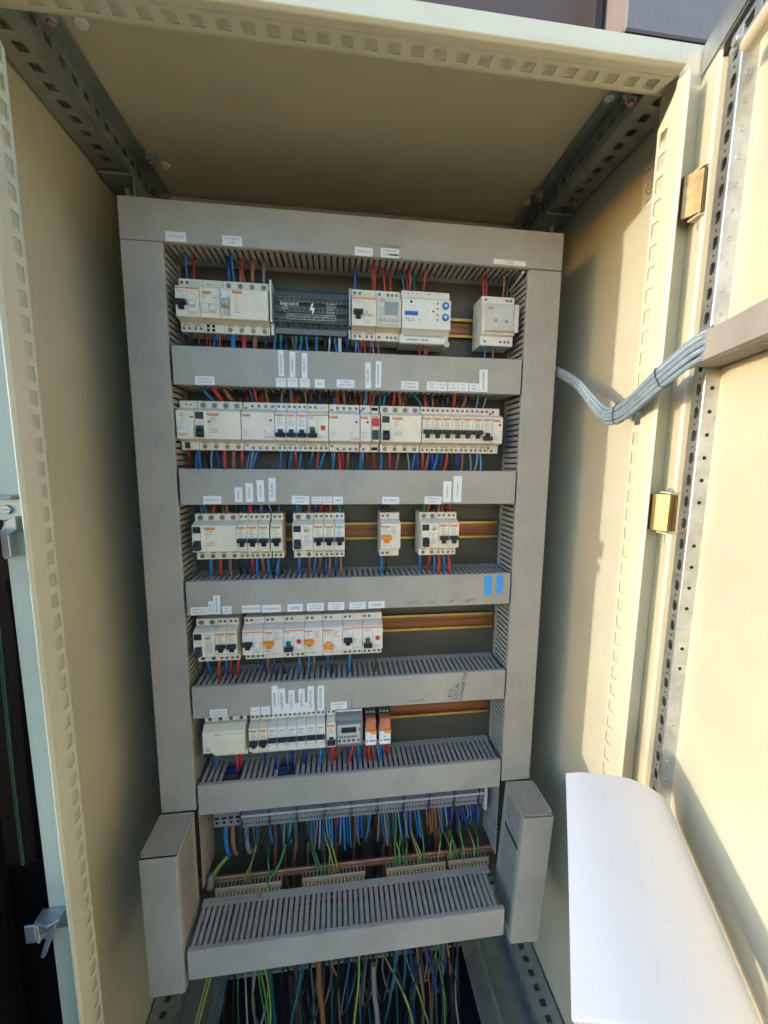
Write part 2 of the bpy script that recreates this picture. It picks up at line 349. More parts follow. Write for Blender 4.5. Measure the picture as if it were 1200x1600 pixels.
# ------------------------------------------------------------------ mounting plate and DIN rails
mp_ = thing('mounting_plate', (0, 76, -660), 'flat olive grey mounting plate behind all the breaker rows', 'plate')
part('face', MB().box(-348, 348, 75, 78, -1330, 2), 'plate', mp_, .5)
for q in (-1, 1): part('gap_shade_return', MB().box(min(346*q, 348*q), max(346*q, 348*q), 78.2, 250, -1330, -2), 'plate', mp_)  # unseen flanges added to cut bounce and darken the side gaps
part('top_return', MB().box(-345.8, 345.8, 78.2, 120, -1, 1), 'plate', mp_)
ZR = {k: -138-189*(k-1) for k in range(1, 6)}
def din(zc, k):
    t = thing('din_rail', (0, 70, zc), 'yellow passivated mounting rail behind the %s breaker row' % k, 'rail', 'breaker mounting rails')
    part('web', MB().box(-288, 286, 72.4, 73.8, zc-13, zc+13), 'webzinc', t)
    for q in (1, -1):
        part('flange', MB().box(-288, 286, 67.3, 72.3, min(zc+11.8*q, zc+13.2*q), max(zc+11.8*q, zc+13.2*q)).box(-288, 286, 66, 67.2, min(zc+11.8*q, zc+16.8*q), max(zc+11.8*q, zc+16.8*q)), 'yzinc', t, .35)
for k in range(1, 6): din(ZR[k], ['top', 'second', 'third', 'fourth', 'bottom'][k-1])

# ------------------------------------------------------------------ slotted trunking
FING = {}
def finger_mesh(axis, depth, w=6.5, th=1.6):
    key = (axis, depth)
    if key not in FING:
        m = MB()
        # rounded slat running in depth (y); length direction along axis
        if axis == 'x': m.prism([(-w/2, 0), (w/2, 0), (w/2, depth-2.5), (w/2-1.2, depth), (-w/2+1.2, depth), (-w/2, depth-2.5)], 2, -th/2, th/2)
        else: m.prism([(-th/2, 0), (th/2, 0), (th/2, depth-1), (-th/2, depth)], 2, -w/2, w/2)
        FING[key] = mesh(m, 'finger', 'duct', bevel=.35)
    return FING[key]
def fingers(parent, axis, fixed, y0, depth, a0, a1, skip=(), pitch=10.0):
    base = BASE[parent.name]; me = finger_mesh(axis, depth); a = a0; i = 0
    while a <= a1:
        if i not in skip:
            o = link('finger', me, parent)
            p = (a, y0, fixed) if axis == 'x' else (fixed, y0, a)
            o.location = Vector(((p[0]-base[0])/1000, (p[1]-base[1])/1000, (p[2]-base[2])/1000))
            if random.random() < .3: o.rotation_euler = (0, 0, random.uniform(-.012, .012)) if axis == 'x' else (random.uniform(-.012, .012), 0, 0)
        a += pitch; i += 1
def trunk_h(name, label, x0, x1, zt, h=59, yf=0.0, yb=74.0, side='top', skip=(), cover_tilt=0):
    t = thing('cable_trunking', ((x0+x1)/2, (yf+yb)/2, zt-h/2), label, 'trunking', 'grey slotted trunking on the mounting plate')
    c = MB(); c.box(x0, x1, yf, yf+1.8, zt-h, zt); c.box(x0, x1, yf+1.8, yf+9, zt-1.8, zt-.02); c.box(x0, x1, yf+1.8, yf+9, zt-h+.02, zt-h+1.8)
    part('cover', c, 'duct', t, .9)
    part('base', MB().box(x0+1, x1-1, yb-2, yb, zt-h+1, zt-1), 'duct', t)
    vis, hid = (zt-2.0, zt-h+2.0) if side == 'top' else (zt-h+2.0, zt-2.0)
    part('root_strip', MB().box(x0+1, x1-1, yb-14, yb-2, vis-.8, vis+.8), 'duct', t, .3)
    part('far_wall', MB().box(x0+1, x1-1, yf+9.5, yb-2, hid-.8, hid+.8), 'duct', t)
    fingers(t, 'x', vis, yf+7, (yb-14)-(yf+7), x0+6, x1-5, skip)
    return t
def trunk_v(label, x0, x1, z0, z1, yf=0.0, yb=74.0, side='right', skip=(), off=0):
    t = thing('cable_trunking', ((x0+x1)/2, (yf+yb)/2, z0), label, 'trunking', 'grey slotted trunking on the mounting plate')
    c = MB(); c.box(x0, x1, yf, yf+1.8, z0, z1); c.box(x0+.02, x0+1.8, yf+1.8, yf+9, z0, z1); c.box(x1-1.8, x1-.02, yf+1.8, yf+9, z0, z1)
    part('cover', c, 'duct', t, .9)
    part('base', MB().box(x0+1, x1-1, yb-2, yb, z0+1, z1-1), 'duct', t)
    vis, hid = (x1-2.2, x0+2.2) if side == 'right' else (x0+2.2, x1-2.2)
    part('root_strip', MB().box(vis-.8, vis+.8, yb-10, yb-2, z0+1, z1-1), 'duct', t, .3)
    part('far_wall', MB().box(hid-.8, hid+.8, yf+9.5, yb-2, z0+1, z1-1), 'duct', t)
    fingers(t, 'z', vis, yf+7, (yb-10)-(yf+7), z0+6, z1-5, skip)
    return t
ZT = [-206.9, -398.5, -587.5, -778.6, -969.0]
LX0, LX1 = -286.5, 287.5
tt = trunk_h('t', 'long grey trunking across the very top of the board', -350, 350, 0, side='bottom', h=59)
part('broken_tooth', MB().box(350.2, 352, 8, 60, -22, -17).box(350.2, 352, 8, 60, -32, -27).box(350.2, 352, 8, 60, -43, -38), 'duct', tt, .4)
trunk_v('tall grey upright trunking down the left side of the board', -350, -291, -1016, -59.8, side='right')
trunk_v('tall grey upright trunking down the right side of the board', 291, 350, -1016, -60.5, side='left')
part('curled_tooth', MB().tube(spline([(290, 70, -66), (287, 30, -64), (285, 8, -62)], 5), 2.2, 6), 'label', tt, smooth=True)
DN = ['below the top breaker row', 'below the second breaker row', 'below the third breaker row', 'below the fourth breaker row', 'below the bottom breaker row']
for i, z in enumerate(ZT):
    sk = ()
    sd = 'bottom' if i == 0 else 'top'
    if i == 4: sk = (5, 6, 14, 15, 16, 4)
    t = trunk_h('t', 'grey cross trunking with printed labels, %s' % DN[i] if i < 4 else 'plain grey cross trunking below the bottom breaker row', LX0, LX1, z, side=sd, skip=sk)
    t.rotation_euler = (0, (-.0016, .0012, -.0008, .0014, 0.0)[i], 0)
# lower trunking, set further forward, and its two upright boxes
lt = trunk_h('t', 'lowest grey cross trunking, set forward between two upright boxes', -288, 272, -1206, h=56, yf=-80, yb=2, side='top')
mk = MB()
put_text(mk, 'c', -262, 0, 0, 5); 
def flat_text(mb, s, x, y, z, size):              # print lying on a horizontal top face
    vs, fs = text_mb(s, size); mb.add([(x+a, y+e, z) for a, b, e in vs], fs)
mk = MB(); flat_text(mk, 'UL', -243, -6, -1205.0, 7); flat_text(mk, 'CE', -184, -6, -1205.0, 7); flat_text(mk, '60x80   C-US', -215, -6, -1205.0, 3.5); flat_text(mk, 'LICENCE', -268, -6, -1205.0, 3.5)
part('moulded_mark', mk, 'ink', lt)
def lower_box(sgn, label, rot):
    x0, x1 = (-353, -294) if sgn < 0 else (286, 344)
    zt, zb = -1021, -1286
    t = thing('upright_trunking_box', ((x0+x1)/2, -40, zb), label, 'trunking', 'forward trunking boxes at the foot of the board')
    c = MB(); c.prism([(x0, -76), (x0+2, -80), (x1-2, -80), (x1, -76), (x1, -66), (x1-1.8, -66), (x1-1.8, -77), (x0+1.8, -77), (x0+1.8, -66), (x0, -66)], 2, zb, zt-1)
    part('cover', c, 'duct', t, .8)
    part('end_cap', MB().prism([(-79, zt-3), (-74, zt-.5), (0, zt), (0, zt-2), (-77, zt-4)], 0, x0+1.9, x1-1.9), 'duct', t, .6)
    part('cap_rim', MB().box(x0, x0+1.8, -70, 0, zt-2, zt+2.2).box(x1-1.8, x1, -70, 0, zt-2, zt+2.2).box(x0+1.8, x1-1.8, -2, 0, zt, zt+2.2), 'duct', t, .4)
    vis, hid = (x1-2.2, x0+2.2) if sgn < 0 else (x0+2.2, x1-2.2)
    part('outer_wall', MB().box(hid-.8, hid+.8, -66, 0, zb, zt-3), 'duct', t)
    part('base', MB().box(x0+1, x1-1, 0, 2, zb, zt), 'duct', t)
    part('root_strip', MB().box(vis-.8, vis+.8, -10, 0, zb, zt-3), 'duct', t, .3)
    fingers(t, 'z', vis, -73, 63, zb+6, zt-8, (5,) if sgn < 0 else (18,))
    t.rotation_euler = (0, rot, 0)
lower_box(-1, 'upright grey trunking box standing forward at the lower left of the board', 0.0)
lower_box(1, 'upright grey trunking box leaning slightly at the lower right of the board', math.radians(3.0))
# bare trunking walls left without a cover behind the boxes
for sgn in (-1, 1):
    t = thing('bare_trunking_wall', (289*sgn, 40, -1100), 'uncovered slotted trunking wall with bare teeth at the lower %s' % ('left' if sgn < 0 else 'right'), 'trunking')
    part('root_strip', MB().box(288*sgn-.8, 288*sgn+.8, 60, 74, -1190, -1018), 'duct', t, .3)
    fingers(t, 'z', 288*sgn, 4, 56, -1184, -1022)

# ------------------------------------------------------------------ modular devices
SCREWM = {}
def screw_mesh(r):
    if r not in SCREWM:
        m = MB(); m.cyl((0, 0, 0), 1, r, -.25, .6, 14, 0); m.cyl((0, 0, 0), 1, r*.66, -.5, 0, 10, 1); m.box(-r*.6, r*.6, -.6, -.45, -r*.12, r*.12, 0)
        SCREWM[r] = mesh(m, 'terminal_screw', ['hole', 'screw'])
    return SCREWM[r]
BODY = {}
def body_mesh(w, mt, nose=22.5, sh=40.5, nd=18.0, slope=5.0):
    key = (round(w, 1), mt, nose, sh, nd, slope)
    if key not in BODY:
        p = [(0, -nose), (0, nose-.8), (.8, nose), (nd-6, nose+slope), (nd, nose+slope+.8), (nd, sh-.8), (nd+.8, sh), (56, sh), (56, -sh), (nd+.8, -sh), (nd, -sh+.8), (nd, -nose-slope+.2), (nd-8, -nose-2), (1, -nose-.6)]
        m = MB(); m.prism(p, 0, .2, w-.2)
        BODY[key] = mesh(m, 'body', mt, bevel=.45)
    return BODY[key]
class Dev:
    def __init__(s, row, x0, x1, name, label, cat, group, mt='white', yo=0.0, body=True, dz=0.0, **kw):
        s.w = x1-x0; s.x0 = x0; s.o = link(name, None); s.o.location = W(x0, 10+yo, ZR[row]+dz); s.o.empty_display_size = .01
        BASE[s.o.name] = (0, 0, 0); tag(s.o, label, cat, group); s.pr = {}; s.nd = kw.get('nd', 18.0); s.row = row; s.mt = mt
        if body: link('body', body_mesh(s.w, mt, **kw), s.o)
    def part(s, name, mb, m, bevel=0.0, smooth=False): return link(name, mesh(mb, name, m, (0, 0, 0), bevel, smooth), s.o)
    def screws(s, xs, z, r=2.5, y=None):
        for x in xs:
            o = link('terminal_screw', screw_mesh(r), s.o); o.location = Vector((x/1000, ((s.nd if y is None else y)-.05)/1000, z/1000)); o.rotation_euler = (0, random.uniform(0, 3), 0)
    def print(s, m, x0, x1, z0, z1, y=-.12): s.pr.setdefault(m, MB()).box(x0, x1, y, y+.3, z0, z1)
    def text(s, m, t, x, z, size, center=True, y=-.2, st=1.0): put_text(s.pr.setdefault(m, MB()), t, x, y, z, size, False, center, 0, st)
    def lines(s, x0, x1, z0, z1, n, m='print_grey', h=.55):
        for i in range(n):
            z = z1-(z1-z0)*(i/max(1, n-1)); L = random.uniform(.45, 1.0)
            s.print(m, x0, x0+(x1-x0)*L, z-h/2, z+h/2)
    def toggle(s, x, z, w=9, m='black', bar=True, down=False):
        t = MB()
        if bar: t.prism([(-8.5, z-2), (-9.5, z+2.5), (-6, z+4.4), (.2, z+5), (.2, z-3), (-3, z-2.5)], 0, x-w*.86, x+w*.86)
        t.prism([(-6.5, z-1.5), (-3.5, z-9.5), (.2, z-10), (.2, z+1), (-6, z+1)] if not down else [(-7, z+1), (-4, z+10), (.2, z+10.5), (.2, z-1), (-7, z-1)], 0, x-w*.45, x+w*.45)
        s.part('toggle', t, m, .6)
    def groove(s, x, z0=-40, z1=40):                  # pole joint
        s.print('print_grey', x-.18, x+.18, -22, 22, -.08)
        s.pr.setdefault('print_grey', MB()).box(x-.2, x+.2, s.nd-.1, s.nd+.2, 28.5, 40).box(x-.2, x+.2, s.nd-.1, s.nd+.2, -40, -28)
    def window(s, x0, x1, z0, z1, m='clip', y=-.6): s.part('window', MB().box(x0, x1, y, .2, z0, z1), m, .25)
    def tag(s, x0, x1, z0, z1):                       # paper slip tucked in a holder on the lower shoulder
        s.pr.setdefault('clip', MB()).box(x0, x1, s.nd-.5, s.nd+.1, z0, z1); s.pr.setdefault('print_grey', MB()).box(x0+.4, x1-.4, s.nd-.62, s.nd-.4, z1-1.1, z1-.5)
    def done(s):
        for m, mb in s.pr.items(): link('print', mesh(mb, 'print', m), s.o)
def mcb(row, x0, x1, label, group, mt='white', twin=True, down=False, brand='orange'):
    d = Dev(row, x0, x1, 'circuit_breaker', label, 'breaker', group, mt); w = d.w; c = w/2
    d.screws([c-4.2, c+4.2] if twin else [c], 34.5, 2.4); d.screws([c-4.2, c+4.2] if twin else [c], -35, 2.4)
    d.print(brand, 3.2, w-2.4, 16.2, 19.8); d.print('ink', 1.2, 2.4, 17.0, 20.5); d.lines(4, w-4, 8, 15, 4); d.print('print_grey', c-3, c-2.6, 1.5, 7); d.print('print_grey', c+2.4, c+2.8, 1.5, 7); d.lines(c-4, c+5, 2, 6, 2)
    d.toggle(c+.3, -5.2 if not down else -15, min(9, w*.5), down=down)
    d.window(c-5, c-3.2, -16, -6, 'coolwhite', -1.6); d.window(c+3.4, c+5.2, -16, -6, 'coolwhite', -1.6)
    d.tag(2.5, w-2.5, -31.5, -28.4); d.print('print_grey', 2, w-2, -19.3, -18.8); d.done(); return d
def rccb(row, x0, x1, n, label, group, mt='white', lever='black', green=False, red=False):
    d = Dev(row, x0, x1, 'residual_current_switch', label, 'switch', group, mt); w = d.w
    xs = [w*(i+.5)/n for i in range(n)]
    d.screws(xs, 33.5, 3.4); d.screws(xs, -34.5, 3.4)
    for x in xs: d.pr.setdefault('clip', MB()).ring((x, 18, 33.5), 1, 3.5, 5.2, -.3, .2); d.tag(x-4.2, x+5, -29.6, -27); d.pr.setdefault('print_grey', MB()).box(x+5.5, x+5.8, 17.9, 18.1, 28, 40)
    lw = 15.0
    d.part('test_button', MB().box(1.8, lw-.5, -1.6, .2, 9.5, 20.5), 'black', .7)
    d.part('lever_frame', MB().box(1, 2.4, -2.6, .2, -20.5, 7.5).box(lw, lw+1.3, -2.6, .2, -20.5, 7.5).box(2.4, lw, -1.2, .2, 4.5, 7.5), 'coolwhite', .5)
    lv = MB(); lv.prism([(-9, -12), (-10, -17), (-7, -19.5), (.2, -20), (.2, -3), (-4, -4)], 0, 3.5, lw-1.2)
    d.part('lever', lv, lever, .7)
    if green: d.part('indicator', MB().box(3.6, lw-1.3, -5.5, -1, -7, -1.5), 'darkgreen', .4)
    x = lw+5
    if n > 2:
        d.print('orange', x+1.5, x+18, 14.5, 18.2); d.print('ink', x-.6, x+.6, 15.6, 19.8); d.print('print_grey', x+1.5, x+18, 18.9, 19.5); d.print('label', x+19, x+27, 15, 18); d.lines(x+20, x+26, 16, 16.5, 1)
        d.text('orange' if False else 'ink', 'ID 40A', x+9, 12.2, 2.6); d.lines(x+1.5, x+14, 5, 10, 3); d.lines(x+1.5, x+8, -1, 1.5, 2)
        fr_ = d.pr.setdefault('print_grey', MB())
        for zz in (-6, -9, -12): fr_.box(x+3, x+15, -.12, .2, zz, zz+.5)
        for xx in (x+2.5, x+7, x+11, x+15): fr_.box(xx, xx+.45, -.12, .2, -12, -5)
        d.lines(x+1.5, x+6, -17, -16.5, 1)
        if red: d.part('test_flag', MB().box(x+.5, x+4, -.9, .2, 3.5, 6.5), 'red', .2)
    else:
        d.lines(x, w-2, 9, 18, 6); d.lines(x, w-3, -14, 4, 9); d.print('ink', x, x+8, 11, 12.6)
    d.done(); return d
def rcbo(row, x0, x1, label, group, down=False):
    d = Dev(row, x0, x1, 'residual_current_breaker', label, 'breaker', group, 'pinkwhite'); w = d.w; c = w*.27
    d.screws([c-4.2, c+4.4], 34.5, 2.4); d.screws([c-4.2, c+4.4], -30.5 if row == 4 else -34.5, 2.4)
    d.print('orange', 3, w*.45, 15.5, 18.5); d.lines(3, w*.45, 9, 14, 3); d.lines(w*.55, w-3, 4, 17, 7); d.print('ink', 1, 2.2, 16, 20)
    d.toggle(c+.5, -2.5 if not down else -14, 10, 'bright_orange', down=down)
    d.groove(w*.5); d.lines(2, w*.5, -18, -16.5, 2); d.done(); return d
def mcb_aux(row, x0, x1, label, group, down=False, flag=None, tcol='black', green=False):
    d = Dev(row, x0, x1, 'breaker_with_release', label, 'breaker', group, 'white' if row != 4 else 'pinkwhite'); w = d.w; h = w/2; c = h/2
    d.screws([c-4.2, c+4.2], 34.5, 2.4)
    d.screws([c-4.2, c+4.2, h+c-4.2, h+c+4.2], -34.8, 2.4)
    d.print('orange', .6, w-.6, 18.3, 20.6); d.lines(2, h-2, 14.5, 16.5, 2); d.print('label', 2, h-2, 9.6, 13.4); d.lines(4, h-4, 11.4, 11.6, 1, 'ink'); d.groove(h)
    d.print('print_grey', h+3, h+11, 35, 35.4, 17.9); d.print('print_grey', h+3, h+11, 32.5, 32.9, 17.9)
    d.toggle(c+.3, -3 if not down else -15, 9, tcol, down=down)
    if green: d.part('indicator', MB().box(c-4, c+4, -5, .2, -5, 0), 'green', .4)
    if flag == 'red': d.part('flag', MB().box(h+c-4, h+c+3.5, -1.2, .2, -5, 2.5), 'red', .4); d.window(h+c-5.5, h+c+5, -14, -6, 'coolwhite', -1.4)
    else: d.part('white_toggle', MB().prism([(-6, -7), (-7, -3), (-5, 0), (.2, 1), (.2, -8)], 0, h+c-4.5, h+c+3), 'coolwhite', .6)
    d.tag(2.5, h-2.5, -31.5, -28.6); d.tag(h+2.5, w-2.5, -31.5, -28.6); d.lines(h+2, w-3, -18.5, -16, 2); d.done(); return d
def contactor(row, x0, x1, label, group, n=4):
    d = Dev(row, x0, x1, 'contactor', label, 'contactor', group, 'pinkwhite'); w = d.w
    xs = [w*.28+i*(w*.62/max(1, n-1)) for i in range(n)] if n > 1 else [w*.35]
    d.screws(xs, 34, 2.6); d.screws(xs, -35.5, 2.6); d.screws([w*.09], 30.8, 2.0); d.screws([w*.09], -30.8, 2.0)
    d.print('orange', 3, min(w-5, 15), 14.6, 18.2); d.print('ink', 1, 2.1, 15, 20); d.print('print_grey', 3, min(w-5, 15), 18.8, 19.3); d.part('flag_window', MB().box(w-8, w-4, -.5, .2, 8, 11), 'black', .2)
    d.lines(3, min(w-4, 13), -16, -8, 4); 
    if n > 2: d.lines(w*.66, w*.82, -12, -7, 3); d.print('print_grey', w*.68, w-2, -17.3, -16.4); d.print('print_grey', w*.68, w-2, -20.0, -19.2); d.part('terminal_bar', MB().box(w*.24, w*.56, 16.8, 18.1, 28.6, 29.8).box(w*.62, w*.9, 16.8, 18.1, 28.6, 29.8), 'clip', .2)
    d.done(); return d

GR = 'modular devices clipped on the breaker rails'
# ---- row 1
mcb_aux(1, -280.5, -244.4, 'two-module breaker with black toggle, leftmost in the top row', GR)
d = Dev(1, -244.1, -213.2, 'trip_unit', 'trip unit with orange print and white rockers, second in the top row', 'trip unit', GR); w = d.w
d.print('orange', 4, 17, 12.5, 16.5); d.lines(3, 14, 6, 11, 3); d.print('blueprint', 20, 26, 6.5, 7.5); d.print('print_grey', 5, 22, 33, 33.5, 17.9); d.print('print_grey', 8, 9, 31, 36, 17.9)
d.part('rocker', MB().prism([(-4, -10), (-5, -4), (.2, 0), (.2, -16), (-2, -15)], 0, 3, 14), 'coolwhite', .6); d.part('rocker', MB().prism([(-5, -12), (-4, -5), (.2, -1), (.2, -16), (-2, -15)], 0, 14.8, 24), 'coolwhite', .6)
for xx in (6, 14):
    for zz in (-30, -36.2): d.pr.setdefault('hole', MB()).box(xx-2.4, xx+2.4, 17.8, 18.3, zz-2.3, zz+2.3)
d.done()
d = Dev(1, -213.0, -140.2, 'main_switch', 'four-pole main switch with white lever and big screws in the top row', 'switch', GR); w = d.w
xs = [w*(i+.5)/4 for i in range(4)]; d.screws(xs, 33.5, 3.6); d.screws(xs, -34.5, 3.6)
for x in xs: d.tag(x-4.5, x+5, -29.6, -27.2)
d.print('orange', 20, 34, 15, 18.8); d.print('ink', 18.6, 19.6, 15, 20.5); d.print('print_grey', 20, 33, 19.6, 20.2); d.lines(21, 29, -2, 12, 4); d.lines(21, 31, -13, -6, 3)
d.part('lever_frame', MB().box(1, 2.6, -3.2, .2, -20, 20).box(15, 16.4, -3.2, .2, -20, 20), 'coolwhite', .5)
d.part('lever', MB().prism([(-9, 2), (-9.5, -3), (-7, -6), (.2, -7), (.2, 8)], 0, 3, 14.6), 'clip', .8); d.part('lever_plate', MB().box(3, 14.6, -1, .2, 9, 17), 'label', .3); d.lines(5, 12, 12.6, 13, 1, 'ink'); d.part('lever_slot', MB().box(4, 14, -.5, .2, -19, -8), 'clip', .3); d.done()
# smoked distribution block
d = Dev(1, -137.7, -7.6, 'distribution_block', 'smoked clear distribution block with white lettering in the top row', 'terminal block', GR, body=False); w = d.w
d.part('base', MB().box(1, w-1, 34, 56, -38, 36), 'grey_case', .5)
d.part('end_frame', MB().box(0, 3, 4, 55, -23, 41).box(0, 4, 12, 55, -41, -24), 'coolwhite', .5); d.part('end_frame', MB().box(w-3, w, 4, 55, -23, 36).box(w-4, w, 14, 55, -41, -26), 'clip', .5)
for zz in (22, 6, -10, -31):
    bar_ = MB(); bar_.box(5, w-6, 26 if zz > -30 else 19, 33.9, zz-4.5, zz+4.5); d.part('busbar', bar_, 'dullbrass' if zz > -30 else 'grey_case', .5)
    for i in range(15): 
        o = link('terminal_screw', screw_mesh(2.7), d.o); o.location = Vector(((9+i*7.9)/1000, (25.8 if zz > -30 else 18.8)/1000, zz/1000))
for i in range(9):
    d.part('ferrule', MB().cyl((14+i*12.5, 22, -20), 2, 2.3, -4, 4, 8), random.choice(['green', 'w_brown', 'w_black', 'green']), 0, True)
cv = MB(); cv.prism([(6, -24), (6, 24), (9, 28), (20, 35), (22, 36), (22, 34.5), (10.2, 27), (7.2, 23.5), (7.2, -24)], 0, 3.2, w-3.2); d.part('smoked_cover', cv, 'smoke', .2)
for zz in (16, -18): d.part('cover_rib', MB().box(3.4, w-3.4, 4.6, 5.9, zz-1.2, zz+1.2), 'smoke', .3)
def pw(t, x, z, s, st=1.0): put_text(d.pr.setdefault('label', MB()), t, x, 5.6, z, s, False, False, 0, st)
pw('legrand', 16, 4.5, 9.5, 1.05); pw('400 94', 18, -1.5, 3.6)
for i, t in enumerate(('IEC 60947-7', '125A 400V', 'Ui 500V', 'IP 2X 25A', 'Icc 4.5kA')): pw(t, 90, 8-i*4.2, 3.4)
fl_ = MB(); fl_.add([(66, 5.6, 9), (69.5, 5.6, 9.5), (67, 5.6, 2), (71.5, 5.6, 3), (68, 5.6, -8), (66.5, 5.6, -7), (67.5, 5.6, -1.2), (63, 5.6, -2)], [(0, 1, 2, 7), (2, 3, 6, 7), (3, 4, 5, 6)]); d.part('lightning_mark', fl_, 'label')
tb = d.pr.setdefault('label', MB())
for zz in (-8.5, -12, -16.5): tb.box(26, 104, 5.5, 5.7, zz, zz+.4)
for xx in (26, 55, 70, 85, 104): tb.box(xx, xx+.4, 5.5, 5.7, -16.5, -8.2)
for xx, t in ((30, 'S mm2'), (57, '1x35'), (72, '2x16'), (87, '4x10')): pw(t, xx, -11.4, 3)
d.done()
mcb_aux(1, -6.4, 34.5, 'two-module breaker with a wide black toggle right of the smoked block', GR)
# timer with display
d = Dev(1, 34.7, 76.4, 'time_switch', 'cream time switch with small grey display and round buttons in the top row', 'timer', GR, 'white'); w = d.w
d.screws([6], 34.5, 2.3); d.screws([21, 28, 35], 34, 2.3); d.screws([6, 20, 27, 34], -34.5, 2.3)
d.part('hinged_cover', MB().box(2, w-1.5, -3, -1.8, -21, 22), 'clear', .5)
d.part('front', MB().box(3.5, w-3, -1.6, .2, -20.5, 20), 'white', .5); d.part('display', MB().box(13, w-6, -2.0, -1.4, -5, 16), 'lcd', .3)
d.part('time_label', MB().box(5.5, 13, -2.0, -1.5, 8, 14), 'label', .1); d.part('brand_strip', MB().box(5.5, 15, -2.0, -1.5, 16.5, 19.5), 'orange', .1)
for xx in (7, 14, 21.5, 28, 34.5): d.part('button', MB().ring((xx, -1.7, -13), 1, 1.1, 2.5, -.4, .2, 12), 'print_grey')
d.lines(5, 11, -16, -12, 2); d.done()
# dusk switch with two blue knobs
d = Dev(1, 76.6, 162.0, 'dusk_switch', 'pale grey dusk switch with two blue dials in the top row', 'switch', GR, body=False); w = d.w
p = [(0, -23), (0, 24), (4, 25), (6, 25.5), (10, 30), (12, 41), (56, 41), (56, -44), (16, -44), (13, -33), (11, -30), (6, -26), (2, -24)]
d.part('body', MB().prism(p, 0, 1, w-1), 'coolwhite', .8)
d.part('terminal_cover', MB().prism([(11, -30.5), (10, -33), (9, -36), (9, -43.5), (12, -45), (12, -30)], 0, -1.5, w-7), 'coolwhite', .5); d.part('end_clip', MB().cyl((w-4, 20, -44), 1, 5, -12, 20, 16), 'clip', .5)
for i in range(36): d.pr.setdefault('print_grey', MB()).box(6+i*1.95, 6.7+i*1.95, 9.2, 10, -33, -30.6)
d.screws([12.8, 20, 27.2, 34.5, 46, 49.6], 36, 1.6, y=11.6); d.screws([12+i*3.5 for i in range(6)]+[36.5+i*3.5 for i in range(4)], -38.5, 1.3, y=8.9)
d.part('logo_bar', MB().box(5, 28, -.4, .2, -2.5, 4.2), 'blueprint', .15); d.text('ink', 'EATON', 16.5, .8, 5.2, y=-.5, st=1.0)
d.text('ink', 'TLU', 5.5, -11.5, 7.5, False, st=1.15); d.text('print_grey', '2', 29.5, -11.5, 6.5, False)
d.part('light_port', MB().box(14.5, 18, -.5, .2, 17, 21), 'black', .2)
for zz in (15, -3.5):
    d.part('dial', MB().cyl((w-10.5, 0, zz), 1, 6, -2.2, .2, 24), 'blueprint', .5); d.part('dial_core', MB().cyl((w-10.5, 0, zz), 1, 2.4, -3.2, -2.1, 14), 'white', .3)
for zz in (18, 10, 0, -8): d.part('lamp', MB().cyl((w-24, 0, zz), 1, 1.4, -.5, .2, 10), 'darkgreen'); d.lines(w-30, w-27, zz, zz+.2, 1)
d.part('port', MB().box(w-33, w-30, -.4, .2, 4, 6.6), 'black'); d.lines(w-44, w-34, 5, 5.3, 1); d.done()
# module with clear lid at right
d = Dev(1, 219.2, 283.5, 'staircase_timer', 'deep white module with a clear lid standing alone at the right of the top row', 'timer', GR, body=False, yo=0); w = d.w
d.part('body', MB().prism([(8, -23), (8, 23), (14, 25), (14, 41), (56, 41), (56, -41), (14, -41), (14, -25)], 0, 0, w-4), 'coolwhite', .8)
d.part('lid', MB().box(4, w-1, 0, 2, -20, 24).box(4, w-1, 2, 8, -20, -18.5).box(4, w-1, 2, 8, 22.5, 24), 'clear', .5)
d.part('front', MB().box(5, w-9, 4, 8.2, -17, 22), 'white', .4); d.part('lid_frame', MB().box(w-8, w-1, .5, 9, -21, 25), 'coolwhite', .8)
d.part('brand_strip', MB().box(8, 18, 3.6, 4.2, 15.5, 20), 'redorange'); d.part('slider_plate', MB().box(18, 28, 3.6, 4.2, -15, 20), 'label', .1); d.part('slider_plate', MB().box(38, 48, 3.6, 4.2, -15, 20), 'label', .1)
d.part('dial', MB().cyl((23, 3.8, -2), 1, 3, -2, 0, 14), 'grey_case', .4); d.part('dial', MB().cyl((42, 3.8, -3), 1, 3, -2, 0, 14), 'blueprint', .4)
d.screws([8], 35, 2.2, y=14); d.screws([46, 53], 35, 2.2, y=14); d.screws([8, 37, 45, 52], -34, 2.2, y=14); d.lines(36, 54, 28.5, 29, 1); d.done()

# ---- row 2
d = Dev(2, -289.9, -262.0, 'undervoltage_release', 'release unit with white rocker, leftmost in the second row', 'trip unit', GR); w = d.w
d.lines(5, 18, 14, 17, 2, 'ink'); d.lines(6, 13, -2, 9, 4); d.print('ink', 21, 27, 11, 13); d.part('rocker', MB().prism([(-5, -8), (-6, -13), (.2, -19), (.2, -4)], 0, 3, 17), 'coolwhite', .8); d.part('rocker', MB().box(19, 27, -2, .2, -19, -4), 'coolwhite', .6)
d.screws([11, 18], 34, 1.5); d.part('terminal', MB().box(6, 14, 16, 18.2, -38, -28), 'black', .4); d.done()
rccb(2, -261.4, -189.2, 4, 'four-pole residual current switch with green and black lever in the second row', GR, green=True, red=True)
contactor(2, -188.2, -134.9, 'blank-faced three-module contactor left of the first small breakers in the second row', GR)
for i, (a, b) in enumerate([(-134.5, -116.2), (-116.0, -99.5), (-99.3, -81.9)]): mcb(2, a, b, 'single breaker with black toggle, %s right of the first contactor in the second row' % ORD[i], GR, 'coolwhite', down=(i == 0) or (i == 1) or (i == 2))
mcb_aux(2, -81.7, -45.9, 'breaker with red flag beside it, middle of the second row', GR, down=True, flag='red', green=True)
contactor(2, -45.1, 7.2, 'blank-faced three-module contactor in the middle of the second row', GR)
